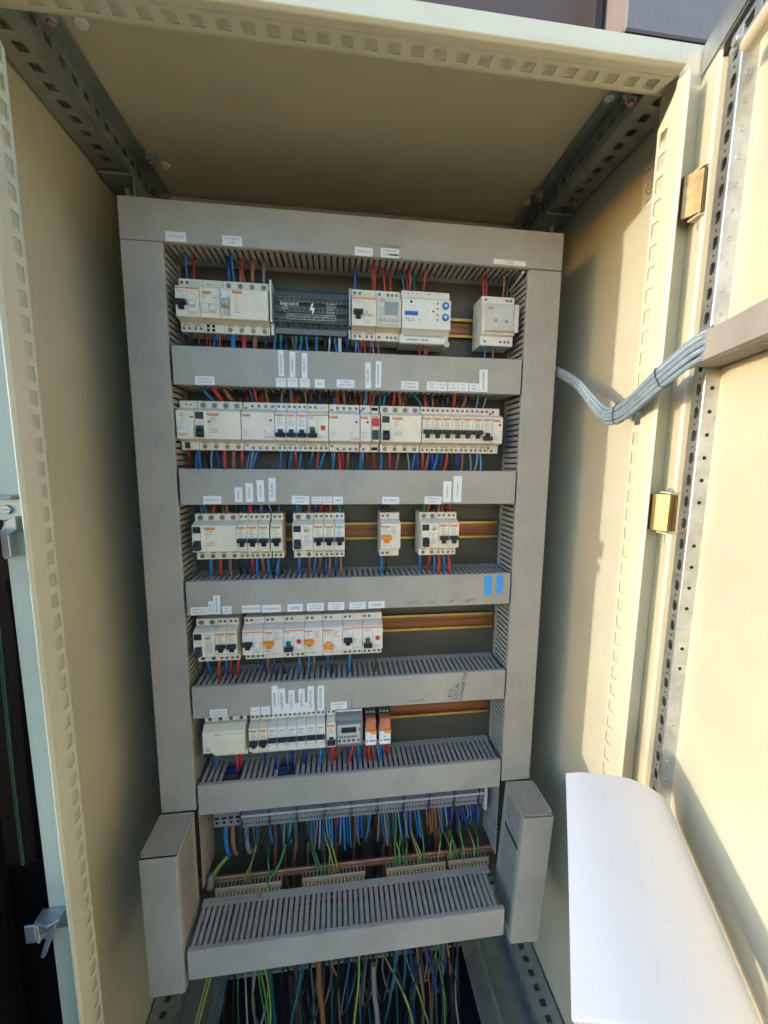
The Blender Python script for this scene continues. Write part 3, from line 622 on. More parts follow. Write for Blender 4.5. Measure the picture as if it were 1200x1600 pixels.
contactor(2, 8.0, 26.5, 'narrow one-module contactor left of the red push button', GR, 1)
d = Dev(2, 27.0, 41.9, 'push_button_module', 'narrow module with red and dark green buttons in the second row', 'push button', GR, 'white', yo=4); w = d.w
d.part('red_button', MB().box(2, w-2, -5, .2, 4, 17), 'red', .8); d.part('green_button', MB().box(2, w-2, -4, .2, -19, -3), 'darkgreen', .8); d.print('orange', 2.5, w-3, 19, 21)
for zz in (34.5, -34.5): d.pr.setdefault('hole', MB()).box(2, w-2, 17.7, 18.2, zz-2.6, zz+2.6)
d.done()
rccb(2, 43.8, 114.8, 4, 'four-pole residual current switch right of the red push button, second row', GR)
xs = [116.2, 133.9, 151.7, 170.2, 188.2, 206.4, 225.2, 243.0]
for i in range(7): mcb(2, xs[i], xs[i+1]-.2, 'narrow breaker, %s of the seven at the right of the second row' % ORD[i] if i < 6 else 'narrow breaker with its toggle down, last of the seven in the second row', GR, 'white' if i < 5 else 'pinkwhite', down=(i == 6))
d = contactor(2, 243.2, 262.7, 'narrow contactor with orange print at the right end of the second row', GR, 1)
# ---- row 3
rccb(3, -275.2, -202.7, 4, 'four-pole residual current switch, leftmost in the third row', GR)
xs = [-202.5, -185.7, -167.2, -148.6]
for i in range(3): mcb(3, xs[i], xs[i+1]-.2, 'narrow breaker, %s right of the four-pole switch in the third row' % ORD[i], GR)
mcb(3, -146.8, -126.8, 'narrow breaker ending the left group of the third row', GR)
rccb(3, -109.7, -74.2, 2, 'two-pole residual current switch, left of centre in the third row', GR)
mcb(3, -74.0, -56.3, 'narrow breaker just right of the centre-left two-pole switch, third row', GR)
mcb(3, -56.1, -37.5, 'narrow breaker left of the green-printed breaker, third row', GR)
mcb(3, -37.3, -19.2, 'white breaker with green print in the middle of the third row', GR, 'coolwhite', brand='mint')
rcbo(3, 44.8, 80.6, 'lone breaker with an orange toggle in the third row', GR)
rccb(3, 118.1, 150.7, 2, 'two-pole residual current switch, right of centre in the third row', GR)
mcb(3, 150.9, 168.6, 'narrow breaker right of the right-hand two-pole switch, third row', GR)
mcb(3, 168.8, 188.6, 'narrow breaker at the right end of the third row', GR)
# ---- row 4
rccb(4, -282.9, -246.3, 2, 'two-pole residual current switch, leftmost in the fourth row', GR)
mcb(4, -246.1, -228.0, 'narrow breaker right of the two-pole switch in the fourth row', GR)
mcb(4, -227.8, -209.5, 'second narrow breaker before the gap in the fourth row', GR)
mcb_aux(4, -200.3, -164.6, 'breaker with black and white toggles just after the gap, fourth row', GR)
rcbo(4, -164.4, -129.6, 'breaker with an orange toggle, first of three in the fourth row', GR)
mcb_aux(4, -129.4, -92.8, 'breaker with lowered black toggle and red flag, middle of the fourth row', GR, down=True, flag='red', green=True)
rcbo(4, -92.6, -59.7, 'breaker with an orange toggle, second of three in the fourth row', GR)
rcbo(4, -59.5, -23.5, 'breaker with a lowered orange toggle, last of three in the fourth row', GR, down=True)
mcb_aux(4, -23.3, 12.5, 'breaker with black and white toggles near the right end, fourth row', GR)
mcb_aux(4, 12.7, 49.9, 'breaker with lowered toggle and red flag at the right end, fourth row', GR, down=True, flag='red', green=True)
# ---- row 5
d = Dev(5, -276.8, -202.6, 'isolator_switch', 'plain cream four-pole module with a round window, leftmost in the bottom row', 'switch', GR, 'white', slope=8.0); w = d.w
xs = [w*(i+.5)/4 for i in range(4)]; d.screws(xs, 35, 3.4); d.screws(xs[1:], -34, 3.2)
for x in xs: d.pr.setdefault('coolwhite', MB()).ring((x, 18, 35), 1, 3.6, 5.6, -.3, .2)
d.print('mint', 20, 33, 15, 17.2); d.print('mint', 36, 70, 16.4, 17.2); d.part('round_window', MB().cyl((10, 0, -11), 1, 8, -1.2, .2, 24), 'coolwhite', .5); d.part('inner_window', MB().box(6, 13, -1.9, -1, -15, -6), 'clip', .3); d.part('lever_foot', MB().prism([(-2, -20), (3, -30), (10, -36), (10, -24), (.5, -19)], 0, 1, 17), 'black', .5); d.done()
mcb(5, -196.0, -178.9, 'narrow breaker right after the cream module in the bottom row', GR)
mcb(5, -178.7, -162.3, 'narrow breaker left of the six white ones in the bottom row', GR)
xs = [-162.1, -144.9, -127.5, -110.0, -92.3, -74.7, -56.9]
for i in range(6):
    d = Dev(5, xs[i], xs[i+1]-.15, 'white_breaker', 'white breaker with green print, %s of six in the bottom row' % ORD[i], 'breaker', GR, 'coolwhite'); w = d.w; c = w/2
    d.screws([c-4.2, c+4.2], 34.5, 2.3); d.screws([c-4.2, c+4.2], -34.5, 2.0)
    d.print('mint', 3, w-3.5, 15, 17.2); d.lines(3, w-4, 7, 12.5, 3); d.part('toggle', MB().prism([(-8, -3), (-9, 0), (-6, 2), (.2, 2.5), (.2, -4), (-4, -4.5)], 0, .8, w-.8), 'black', .5); d.part('toggle_cover', MB().prism([(-7, -6), (-4, -13), (.2, -15), (.2, -4.6), (-6, -4.6)], 0, 2.4, w-2.4), 'coolwhite', .7); d.done()
mcb(5, -55.0, -37.3, 'narrow breaker with lowered toggle left of the display unit, bottom row', GR, down=True)
d = Dev(5, -37.1, 14.0, 'programmable_relay', 'grey control module with dark display and rows of keys, bottom row', 'controller', GR, body=False); w = d.w
d.part('body', MB().prism([(0, -23), (0, 20), (5, 23), (9, 30), (16, 36), (16, 42), (56, 42), (56, -40), (16, -40), (12, -30), (6, -26)], 0, .3, w-.3), 'grey_case', .8); d.part('front', MB().box(3, w-5, -1, .2, -21, 18), 'clip', .6)
d.part('label_strip', MB().box(1, w-1, 14.6, 16.2, 29.5, 38), 'label', .3); d.part('top_band', MB().box(0, w, 9, 14, 25, 29.3), 'black', .4); d.part('display', MB().box(10, w-13, -1.7, -.9, 2, 13), 'lcd_dark', .3)
for i in range(7): d.part('key', MB().cyl((7+i*4.9, -1, -6), 1, 1.6, -1, .2, 10), 'black', .2)
for i in range(4): d.part('key', MB().cyl((7+i*8.5, -1, -14), 1, 2.3, -1, .2, 12), 'black', .3)
d.part('red_lamp', MB().box(w-8, w-5.5, -1.7, -.6, 5, 11), 'red', .3); d.part('socket', MB().cyl((w-9, -1, -14), 1, 1.8, -1, .2, 10), 'black'); d.screws([7, 14, 21, 35, 43], -34, 2.4, y=15.9); d.done()
for i, (a, b) in enumerate([(18.5, 38.7), (44.8, 66.0)]):
    d = Dev(5, a, b, 'plug_in_relay', 'clear orange plug-in relay beside the display module' if i == 0 else 'clear orange plug-in relay at the right end of the bottom row', 'relay', GR, body=False, yo=-4); w = d.w
    d.part('socket_base', MB().box(-2, w+2, 30, 60, -38, 42).box(-2, w+2, 14, 30, 28, 42).box(-4, w, 16, 30, -34, -24), 'black', .8)
    d.part('marker_strip', MB().box(-3, w+1, 12, 16, -31, -24), 'dullbrass', .4)
    d.part('clear_case', MB().prism([(-2, 2), (0, 25), (3, 27), (32, 27), (32, 2)], 0, .5, w-.5), 'clearorange', .5); d.part('coil', MB().box(4, w-4, 8, 28, 4, 22), 'copper', 1.0)
    d.part('white_case', MB().box(0, w, -3, 32, -23, 4), 'label', .6); d.part('lever', MB().box(w*.45, w+.5, -5.5, 4, 1, 7), 'bright_orange', .5); d.part('print_mark', MB().cyl((w*.5, -3, -7), 1, 1.2, -.3, .1, 10).cyl((3, -3, -14), 1, 1.5, -.3, .1, 10), 'ink'); d.part('blue_mark', MB().box(w*.35, w-1.5, -3.3, -2.9, -15, -12.5), 'blueprint')
    for q in range(3): d.part('top_screw', MB().cyl((4+q*6, 14, 34), 1, 2.1, -.6, .2, 10), 'zinc')

# ------------------------------------------------------------------ adhesive labels, tape and handwriting on the trunking
LAB = {
 'top': ('top trunking', [(-285.3, -256.1, -58.1, -44.7, 'PROTECTION BR'), (-203.4, -174.3, -58.6, -44.4, 'INTER GENERAL|TGBT'), (-2.2, 26.9, -59.0, -46.4, 'TELERUPTEUR'), (39.6, 69.4, -59.0, -44.9, 'HORLOGE|ECLAIRAGE'), (228.4, 284.3, -56.5, -48.7, 'CREPUSCULAIRE|ECLAIRAGE B')]),
 'd1': ('first cross trunking', [(-253.8, -224.1, -265.7, -252.5, 'GENERAL|ECLAIRAGE'), (-124.5, -116.0, -248.7, -208.3, 'ECLAIRAGE WC'), (-106.9, -97.9, -249.9, -209.8, 'ATELIER 1'), (-87.7, -78.9, -250.5, -210.9, 'ATELIER 2'), (-129.2, -113.2, -265.4, -251.2, 'ATELIER|1'), (-110.8, -94.8, -264.9, -250.5, 'ATELIER|2'), (-91.5, -75.7, -264.5, -250.9, 'ATELIER|3'), (-67.2, -51.2, -265.2, -251.1, 'TLU'), (-31.7, -2.3, -263.2, -250.4, 'COFFRET|ALIMENTATION'), (15.4, 24.8, -263.4, -221.6, 'ECL. EXT'), (32.5, 42.2, -261.6, -219.1, 'MARCHE ARRET'), (75.8, 105.6, -263.0, -249.3, 'GENERAL|ECLAIRAGE'), (120.1, 137.7, -263.0, -248.4, 'ECL|BUR'), (138.4, 155.6, -263.5, -248.8, 'COULOIR|WC'), (157.4, 174.2, -263.0, -248.7, 'ECL|HALL'), (175.3, 192.8, -262.9, -248.7, 'ECL|EXT'), (194.3, 211.5, -262.9, -249.1, 'ECL|BAES'), (211.8, 226.6, -263.0, -225.8, 'TELECOMMANDE')]),
 'd2': ('second cross trunking', [(-250.4, -221.9, -455.9, -442.4, 'GENERAL PC'), (-200.4, -188.1, -453.0, -428.3, 'Pca Bur'), (-182.9, -170.9, -453.0, -421.3, 'Pc Machine'), (-164.6, -153.0, -452.6, -416.4, 'Pca Bur Etg'), (-145.6, -134.2, -452.3, -412.3, 'Pca Bu Rdc'), (-108.2, -79.4, -456.8, -442.6, 'GENERAL|FORCE'), (-75.1, -57.9, -456.4, -443.8, 'VOLET|ROULANT'), (-57.0, -40.2, -457.0, -443.8, 'VOLET|ROULANT'), (-38.8, -22.4, -457.1, -443.8, 'LIBRE'), (45.7, 75.6, -457.1, -444.5, 'PC RDC'), (120.5, 151.0, -457.4, -443.7, 'GENERAL PC|BUREAU'), (153.5, 168.5, -454.2, -417.1, 'Pc Bureau'), (171.7, 187.1, -454.3, -408.1, 'Pc Informatique')]),
 'd3': ('third cross trunking', [(-280.3, -251.4, -645.9, -631.9, 'GENERAL PC|PERMANENTS'), (-250.9, -243.4, -644.9, -622.2, 'PC-BU'), (-242.8, -231.7, -645.4, -612.1, 'BORNE PARKING'), (-228.6, -213.4, -646.0, -631.9, 'PC|2 ETG'), (-196.4, -165.4, -644.3, -631.5, 'MONTAGE'), (-163.0, -130.6, -645.7, -632.3, 'CHAUFFAGE'), (-119.6, -93.3, -646.0, -632.4, 'LIBRE'), (-85.9, -56.7, -646.2, -631.7, 'ALIMENT. DE|SECOURS'), (-49.4, -20.7, -646.2, -631.6, 'ALIM FORCE|CENTRALE|ALARME'), (-11.6, 17.3, -646.2, -632.7, 'ALIM ALARME|INTRUS'), (22.3, 51.5, -645.1, -632.5, 'LIBRE')]),
 'd4': ('fourth cross trunking', [(-257.8, -228.8, -835.5, -821.1, 'GENERAL CLIM|CHAUFFAGE'), (-188.4, -172.2, -836.1, -821.5, 'CHAUDIERE'), (-169.9, -154.4, -836.4, -821.6, 'PAC'), (-150.7, -140.1, -835.0, -783.1, 'CLIM BUR'), (-138.9, -126.9, -835.4, -788.9, 'CLIM RDC'), (-121.9, -110.7, -836.0, -792.9, 'CLIM ETG'), (-103.8, -92.4, -836.7, -791.6, 'CLIM SAL'), (-87.9, -76.1, -837.0, -787.7, 'CLIM LOCAL'), (-69.9, -57.9, -836.1, -787.7, 'CONVECTEUR'), (-46.0, -16.8, -836.6, -821.8, 'HORLOGE|CLIM')]),
}
for key, (where, L) in LAB.items():
    nh = nv = 0
    for (x0, x1, z0, z1, t) in L:
        upr = (z1-z0) > (x1-x0)*1.3
        if upr: nv += 1; lab = 'upright white label reading %s, %s upright one on the %s' % (t, ORD[nv-1], where)
        else: nh += 1; lab = 'flat white label reading %s, %s flat one on the %s' % (t.replace('|', ' '), ORD[nh-1], where)
        b = ((x0+x1)/2, -.3, (z0+z1)/2)
        lo = thing('adhesive_label', b, lab, 'label', 'white labels stuck on the trunking'); lo.rotation_euler = (0, random.gauss(0, .014), 0)
        if t == 'PROTECTION BR': lo.rotation_euler = (0, .01, 0)
        part('slip', MB().box(x0, x1, -.75-(.3 if upr and nv % 2 else 0), -.12, z0, z1), 'label', lo, .08)
        tx = MB(); rows = t.split('|')
        yy = -1.15
        if upr: 
            sz = min((x1-x0)*.55, (z1-z0)*1.25/max(6, len(t))); put_text(tx, t, b[0]-sz*.05, yy, b[2], sz, True)
        else:
            for i, r_ in enumerate(rows):
                sz = min((z1-z0)*.62/len(rows), (x1-x0)*1.35/max(5, len(r_))); put_text(tx, r_, b[0], yy, b[2]+((len(rows)-1)/2-i)*(z1-z0)*.78/len(rows), sz)
        part('lettering', tx, 'print_grey' if not upr else 'ink', lo)
        if t.startswith('HORLOGE|ECL'): part('marker_stroke', MB().box(b[0]-2, x1-.6, -1.3, -1.0, z0+4.2, z0+5.8).box(b[0]+4, x1-2, -1.4, -1.1, z0+3.6, z0+5.2), 'ink', lo)
single('label_backing', MB().box(-150.5, -75.5, -.45, -.1, -838, -819.3), 'label', (-113, -.3, -828), 'wide white label strip under the upright labels on the fourth cross trunking', 'label')
def tape(x0, x1, z0, z1, cut, lab):
    n = 10; pts = []
    for i in range(n+1):
        t = i/n; pts.append((x1-(cut*(abs(t-.45)**1.5)*18 if cut else 0)+random.uniform(-.4, .4), z1+(z0-z1)*t))
    poly = [(x0, z1), *pts, (x0+random.uniform(.5, 1.2), z0)]
    single('tape_strip', MB().prism(poly, 1, -.55, -.1), 'tape', ((x0+x1)/2, -.3, (z0+z1)/2), lab, 'tape')
tape(237.1, 250.4, -628.0, -590.5, 0, 'straight strip of blue tape on the third cross trunking')
tape(260.1, 274.0, -627.4, -590.5, .55, 'torn strip of blue tape beside the straight one on the third cross trunking')
def note(t, x, z, size, lab, vert=False, rot=0.0, m='pencil'):
    b = MB(); put_text(b, t, x, -.35, z, size, vert, True, 0, 1.0, rot)
    single('handwriting', b, m, (x, -.3, z), lab, 'handwriting', 'handwritten notes on the trunking')
note('R Dar 1', 104, -637, 6, 'pencilled note, first from the left on the third cross trunking', rot=.2)
note('R Dar 2', 139, -637, 6, 'pencilled note, second from the left on the third cross trunking', rot=.2)
note('R Dar 3', 177, -636, 6, 'pencilled note, third from the left on the third cross trunking', rot=.28)
note('Alarme', 210, -636, 6, 'pencilled note nearest the blue tape on the third cross trunking', rot=.28)
note('Cuve Eau 100%', 111, -830, 5.2, 'small pencilled note left of the marker words on the fourth cross trunking', rot=.05)
note('ECS', 180, -819, 11, 'upright marker word ECS on the fourth cross trunking', True, -.12, 'ink')
note('LOCAL', 191, -815, 11, 'upright marker word LOCAL on the fourth cross trunking', True, -.12, 'ink')
note('CONVERTER', 204, -808, 10.5, 'upright marker word CONVERTER on the fourth cross trunking', True, -.14, 'ink')
note('A B C D', -8, -829, 5, 'faint upright pencil marks above the display module', True)
note('1 2 3 Horloge', 56, -41.5, 5, 'pencilled words above the crossed-out label on the top trunking')

# ------------------------------------------------------------------ wires in the rows
def wire(pts, r, col, label, group, cat='wire', n=7, k=5, name='wire'):
    b = pts[0]
    return single(name, MB().tube(spline(pts, k), r, n), 'w_'+col, b, label, cat, group, smooth=True)
ROWN = ['top', 'second', 'third', 'fourth', 'bottom']
CN = {'blue': 'blue', 'lblue': 'light blue', 'dblue': 'dark blue', 'red': 'red', 'brown': 'brown', 'black': 'black', 'grey': 'grey', 'teal': 'teal', 'gy': 'green and yellow', 'gyg': 'green', 'white': 'white', 'orangew': 'orange', 'darkred': 'dark red', 'green': 'green', 'purple': 'purple'}
def row_wires(row, top, L):
    zc = ZR[row]
    zd = zc+40 if top else zc-40
    if row == 1 and top: ze = -58
    elif top: ze = ZT[row-2]-58
    else: ze = ZT[row-1]-1
    for (x, c, r, *rest) in L:
        dx = rest[0] if rest else random.uniform(-3, 3)
        y0 = 34+random.uniform(-3, 3); y1 = 32+random.uniform(-10, 14)
        s = 1 if top else -1
        P = [(x, y0+6, zd-6*s), (x, y0, zd+2*s), (x+dx*.4, (y0+y1)/2-3, (zd+ze)/2), (x+dx, y1, ze+2*s), (x+dx*1.3, y1+4, ze+16*s)]
        w_ = wire(P, r, c, '%s wire running %s the %s breaker row' % (CN[c], 'down into' if top else 'out below', ROWN[row-1]), '%s wires %s the %s row' % (CN[c], 'above' if top else 'below', ROWN[row-1]))
        if r > 2.6: 
            pass
row_wires(1, True, [(-268, 'blue', 1.3, -1), (-259, 'red', 1.5, 0), (-204, 'dblue', 3.2, 0), (-196, 'blue', 1.4, 0), (-186, 'brown', 3.2), (-180, 'red', 1.5, -7), (-168, 'brown', 3), (-149, 'grey', 2.6), (-1, 'blue', 1.5, 3), (2, 'dblue', 1.5, 1), (30, 'red', 1.5, -1), (33, 'red', 1.5, 0), (51, 'red', 1.6, -4), (61, 'red', 1.6, -1), (84, 'blue', 1.6, -6), (92, 'red', 1.6, -6), (95, 'red', 1.5, -3), (103, 'teal', 1.6, -3), (118, 'red', 1.6, 3), (118, 'orangew', 1.2, 1), (226, 'red', 1.8, -1), (230, 'red', 1.5, 1), (262, 'orangew', 1.6, -3), (269, 'teal', 1.6, 0)])
row_wires(1, False, [(-200, 'blue', 3.6), (-184, 'red', 3.8), (-166, 'brown', 4), (-148, 'black', 3.6), (-243, 'darkred', 1.4), (-236, 'darkred', 1.4), (-230, 'blue', 1.5), (-222, 'red', 1.6), (-226, 'blue', 1.3), (-266, 'black', 1.4), (-255, 'darkred', 1.4)])
row_wires(1, False, [(-133, 'blue', 2), (-124, 'blue', 2), (-115, 'dblue', 1.6), (-105, 'brown', 1.5), (-99, 'blue', 2.2, -3), (-90, 'blue', 2.2, -4), (-82, 'blue', 2, 4), (-65, 'blue', 2.2, 0), (-50, 'black', 2), (-43, 'white', 1.6, -2), (-34, 'blue', 2.4, 4), (-26, 'white', 3.2, 0), (-14, 'dblue', 2.2, 4), (2, 'lblue', 1.3), (5, 'blue', 1.3), (11, 'red', 1.5), (15, 'red', 1.4), (27, 'red', 1.5), (30, 'lblue', 1.3), (40, 'dullbrass' if False else 'brown', 2.0), (110, 'darkred', 2.2), (122, 'orangew', 1.7), (127, 'orangew', 1.7), (231, 'blue', 1.8), (246, 'brown', 1.6)])
for x in (-133, -124, -99, -90, -82, -65, -34):
    single('ferrule', MB().cyl((x, 33, -178), 2, 2.7, -9, 2, 10), 'green', (x, 33, -178), 'green ferrule on a blue wire under the smoked block', 'ferrule', 'green ferrules under the smoked block', smooth=True)
row_wires(2, True, [(-238, 'blue', 2.6, -16), (-223, 'red', 3.2, -12), (-207, 'brown', 3.4, -12), (-192, 'black', 3, -12), (-182, 'darkred', 1.5), (-172, 'blue', 1.5, -4), (-166, 'red', 2.4, -3), (-158, 'darkred', 2), (-148, 'brown', 2.2, -4), (-126, 'grey', 1.5, 3), (-110, 'blue', 2, 2), (-107, 'red', 2.4), (-100, 'red', 2), (-84, 'brown', 1.8), (-75, 'dblue', 2.2), (-60, 'dblue', 2.2), (-36, 'blue', 2), (-30, 'red', 2.6), (-18, 'brown', 2.4), (-8, 'black', 2.2), (2, 'red', 1.6, -3), (10, 'darkred', 1.6), (16, 'lblue', 1.5), (20, 'lblue', 1.4), (28, 'red', 1.8, -3), (31, 'red', 1.4, 3), (44, 'blue', 1.8, 0), (50, 'blue', 1.8, 4), (68, 'red', 2.6, 1), (80, 'brown', 2.6, -4), (86, 'orangew', 2.2, -4), (92, 'black', 2.4, -6), (126, 'red', 2.6), (118, 'blue', 2.2, -16), (140, 'brown', 2.2), (146, 'black', 2, 2), (158, 'black', 2), (177, 'red', 2.6), (183, 'black', 2), (195, 'brown', 2.4), (205, 'dblue', 2.4), (220, 'lblue', 1.3, 0), (234, 'lblue', 1.3, 3), (-160, 'black', 2), (-95, 'black', 2), (-50, 'black', 2), (165, 'dblue', 2.2), (130, 'dblue', 2.2)])
row_wires(2, False, [(-280, 'darkred', 2.2, -4), (-268, 'blue', 2, -2), (-264, 'blue', 2, 1), (-252, 'black', 2), (-243, 'lblue', 1.5, 0), (-236, 'dblue', 2.2, 10), (-222, 'red', 3), (-207, 'brown', 3), (-194, 'red', 2.8), (-180, 'blue', 2, -6), (-176, 'white', 1.3, -8), (-168, 'blue', 2.2, -10), (-150, 'black', 2), (-128, 'blue', 1.6, -2), (-118, 'black', 1.5), (-110, 'blue', 1.8, -6), (-104, 'red', 2.4), (-94, 'blue', 1.8, -4), (-86, 'black', 1.6), (-74, 'blue', 2, -8), (-64, 'red', 2.2, -4), (-54, 'blue', 2.2, -10), (-40, 'blue', 2, 0), (-36, 'lblue', 1.6, -4), (-28, 'red', 2.6), (-22, 'red', 2.4), (-12, 'brown', 2.2), (-4, 'black', 2.2), (10, 'blue', 1.6, -2), (14, 'lblue', 1.5), (20, 'darkred', 1.6, 6), (34, 'red', 1.6), (48, 'blue', 2, -3), (62, 'red', 2.2), (78, 'brown', 2.2, -4), (95, 'grey', 1.8), (108, 'blue', 2, -6), (112, 'dblue', 2.2), (122, 'red', 2.8), (134, 'brown', 2.4, -6), (142, 'dblue', 2.2), (150, 'blue', 2.2, -10), (158, 'dblue', 2.2), (168, 'red', 2.6, -6), (178, 'black', 2), (186, 'dblue', 2.2), (198, 'brown', 2), (212, 'lblue', 1.6, 4), (226, 'lblue', 1.5, -6), (231, 'lblue', 1.5, 0), (190, 'dblue', 2), (140, 'dblue', 2)])
row_wires(3, True, [(-264, 'blue', 2.4, -1), (-258, 'blue', 2, -2), (-246, 'red', 3), (-228, 'brown', 2.8), (-222, 'orangew', 2.6), (-206, 'black', 2.6), (-194, 'dblue', 2.4), (-182, 'red', 2.8), (-175, 'dblue', 2.6), (-168, 'dblue', 2.4), (-165, 'brown', 2.4), (-158, 'dblue', 2.8), (-148, 'grey', 1.8), (-135, 'blue', 1.8, 2), (-103, 'blue', 2.2), (-98, 'blue', 2), (-82, 'brown', 2.8), (-70, 'dblue', 2.4), (-60, 'darkred', 3), (-52, 'darkred', 3), (-44, 'orangew', 2.4), (-28, 'green', 3.4), (52, 'dblue', 2.2), (60, 'black', 2), (126, 'green', 2.6), (133, 'red', 2.4), (147, 'black', 2.2), (156, 'grey', 2.2), (162, 'red', 2.4), (170, 'black', 2.2), (177, 'red', 2.4)])
row_wires(3, False, [(-253, 'blue', 3), (-238, 'red', 3), (-222, 'brown', 2.6), (-206, 'black', 2), (-193, 'dblue', 2.2), (-183, 'red', 3), (-175, 'blue', 2.2), (-166, 'brown', 2.8), (-156, 'blue', 2.2), (-146, 'black', 2), (-137, 'blue', 2.4, -3), (-130, 'black', 1.8), (-101, 'blue', 2.6), (-82, 'brown', 2.4), (-72, 'blue', 2.4, -3), (-63, 'brown', 2.4), (-53, 'dblue', 2.4), (-46, 'brown', 2.2), (-35, 'blue', 2.4), (-26, 'brown', 2.4), (50, 'blue', 2.4), (59, 'black', 2), (122, 'blue', 2.8), (140, 'red', 2.4), (150, 'blue', 2.4), (158, 'red', 2.8), (167, 'blue', 2.2), (177, 'red', 2.6)])
row_wires(4, False, [(-268, 'blue', 2.6), (-248, 'red', 2.8), (-236, 'blue', 2.4), (-228, 'red', 2.2), (-214, 'red', 2.6, -3), (-170, 'dblue', 1.8), (-161, 'brown', 2.2), (-150, 'dblue', 1.8, 3), (-138, 'black', 2.4, 8), (-104, 'blue', 2), (-96, 'darkred', 2), (-86, 'blue', 2), (-77, 'brown', 2), (-51, 'blue', 2), (-42, 'black', 1.8), (-10, 'blue', 2), (-6, 'dblue', 1.8, -4), (40, 'black', 1.6)])
row_wires(5, False, [(-262, 'blue', 2.6, -2), (-224, 'red', 2.6, 1), (-216, 'red', 2.6, -5), (-172, 'dblue', 2), (-150, 'dblue', 2), (-131, 'teal', 2), (-120, 'dblue', 2.4), (-116, 'brown', 1.8), (-98, 'dblue', 2.6), (-66, 'blue', 2), (-46, 'red', 2.4, 1), (-42, 'red', 2.4, -1), (-32, 'red', 2, -8), (-14, 'dblue', 2), (-4, 'red', 2.2, -14), (6, 'blue', 2, 1), (20, 'red', 1.6), (27, 'red', 1.8), (34, 'red', 1.8, 2), (44, 'blue', 2.4, 4), (47, 'blue', 2, 6), (60, 'red', 2, 3), (63, 'red', 1.8, 5)])
# wires lying inside trunking, seen through gaps
for i, (c, r) in enumerate([('dblue', 4), ('dblue', 3.2), ('blue', 3), ('brown', 2.6), ('black', 4), ('red', 2.4), ('orangew', 2), ('blue', 2.6)]):
    z = -985-i*3.5
    wire([(-284, 55-i*3, z), (-210, 45-i*2, z+4), (-120, 50-3*i, z-3), (0, 45, z), (140, 50, z-4), (280, 48, z)], r, c, '%s cable lying in the trunking below the bottom row' % CN[c], 'cables lying in the lowest wide trunking', 'cable', name='trunking_cable')
for i, (c, r) in enumerate([('red', 2.2), ('red', 2.0), ('darkred', 2.4), ('dblue', 2.6), ('blue', 2.2), ('red', 2)]):
    z = -1216-i*4
    wire([(-283, -40+i*6, z), (-160, -25+i*3, z+2), (-60, -20+2*i, z+5), (60, -15, z), (262, -20+i*3, z-3)], r, c, '%s wire lying in the lowest forward trunking' % CN[c], 'wires lying in the forward trunking', 'wire', name='trunking_cable')

# ------------------------------------------------------------------ terminal strip, earth bar and their wires
single('din_rail', MB().box(-288, 288, 66, 68, -1075, -1045).box(-288, 288, 68, 74, -1068, -1052), 'yzinc', (0, 70, -1060), 'mounting rail behind the long strip of grey terminal blocks', 'rail', 'breaker mounting rails')
TB = {}
def term_block(x, w, big, i):
    key = (big,)
    if key not in TB:
        m = MB()
        if big: m.prism([(28, -1034), (28, -1056), (34, -1062), (30, -1064), (30, -1086), (66, -1086), (66, -1030), (34, -1030)], 0, .15, w-.15)
        else: m.prism([(30, -1056), (22, -1058), (22, -1062), (26, -1064), (26, -1072), (32, -1076), (30, -1078), (30, -1092), (66, -1092), (66, -1034), (34, -1034)], 0, .2, w-.2)
        k_ = MB()
        if big: k_.cyl((w/2, 28, -1044), 1, 3.4, -.3, .4, 12).cyl((w/2, 30, -1077), 1, 3.2, -.3, .4, 12).box(2, w-2, 29.6, 30.4, -1070, -1065)
        else: k_.box(w/2-1.2, w/2+1.2, 25.7, 26.3, -1070, -1067).box(w/2-1.2, w/2+1.2, 29.7, 30.3, -1086, -1082)
        l_ = MB().box(.4, w-.4, 20.8, 21.9, -1062.5, -1057.5) if not big else None
        TB[key] = (mesh(m, 'body', 'terminal_grey', (0, 0, -1060), .3), mesh(k_, 'screw_opening', 'hole', (0, 0, -1060)), mesh(l_, 'marker', 'clip', (0, 0, -1060), .2) if l_ else None)
    o = link('terminal_block', None); o.location = W(x, 0, -1060); o.empty_display_size = .005
    tag(o, 'large grey terminal block with round screw hole' if big else 'slim grey terminal block with white marker in the long lower strip', 'terminal', 'large terminal blocks' if big else 'slim terminal blocks')
    link('body', TB[key][0], o); link('screw_opening', TB[key][1], o)
    if TB[key][2]: link('marker', TB[key][2], o)
for i in range(4): term_block(-272+i*13, 13, True, i)
TW = 5.85; NT = 83
for i in range(NT): term_block(-219+i*TW, TW-.02, False, i)
for i in range(0, NT, 9): single('end_plate', MB().box(-219+i*TW-.35, -219+i*TW+.35, 20, 66, -1094, -1032), 'black', (-219+i*TW, 40, -1060), 'dark separator plate between slim terminal blocks', 'separator', 'separators in the terminal strip')
single('end_stop', MB().prism([(24, -1060), (24, -1102), (34, -1108), (40, -1096), (66, -1096), (66, -1034), (34, -1034)], 0, 268, 274), 'clip', (270, 40, -1060), 'grey end stop closing the terminal strip at the right', 'end stop', bevel=.6)
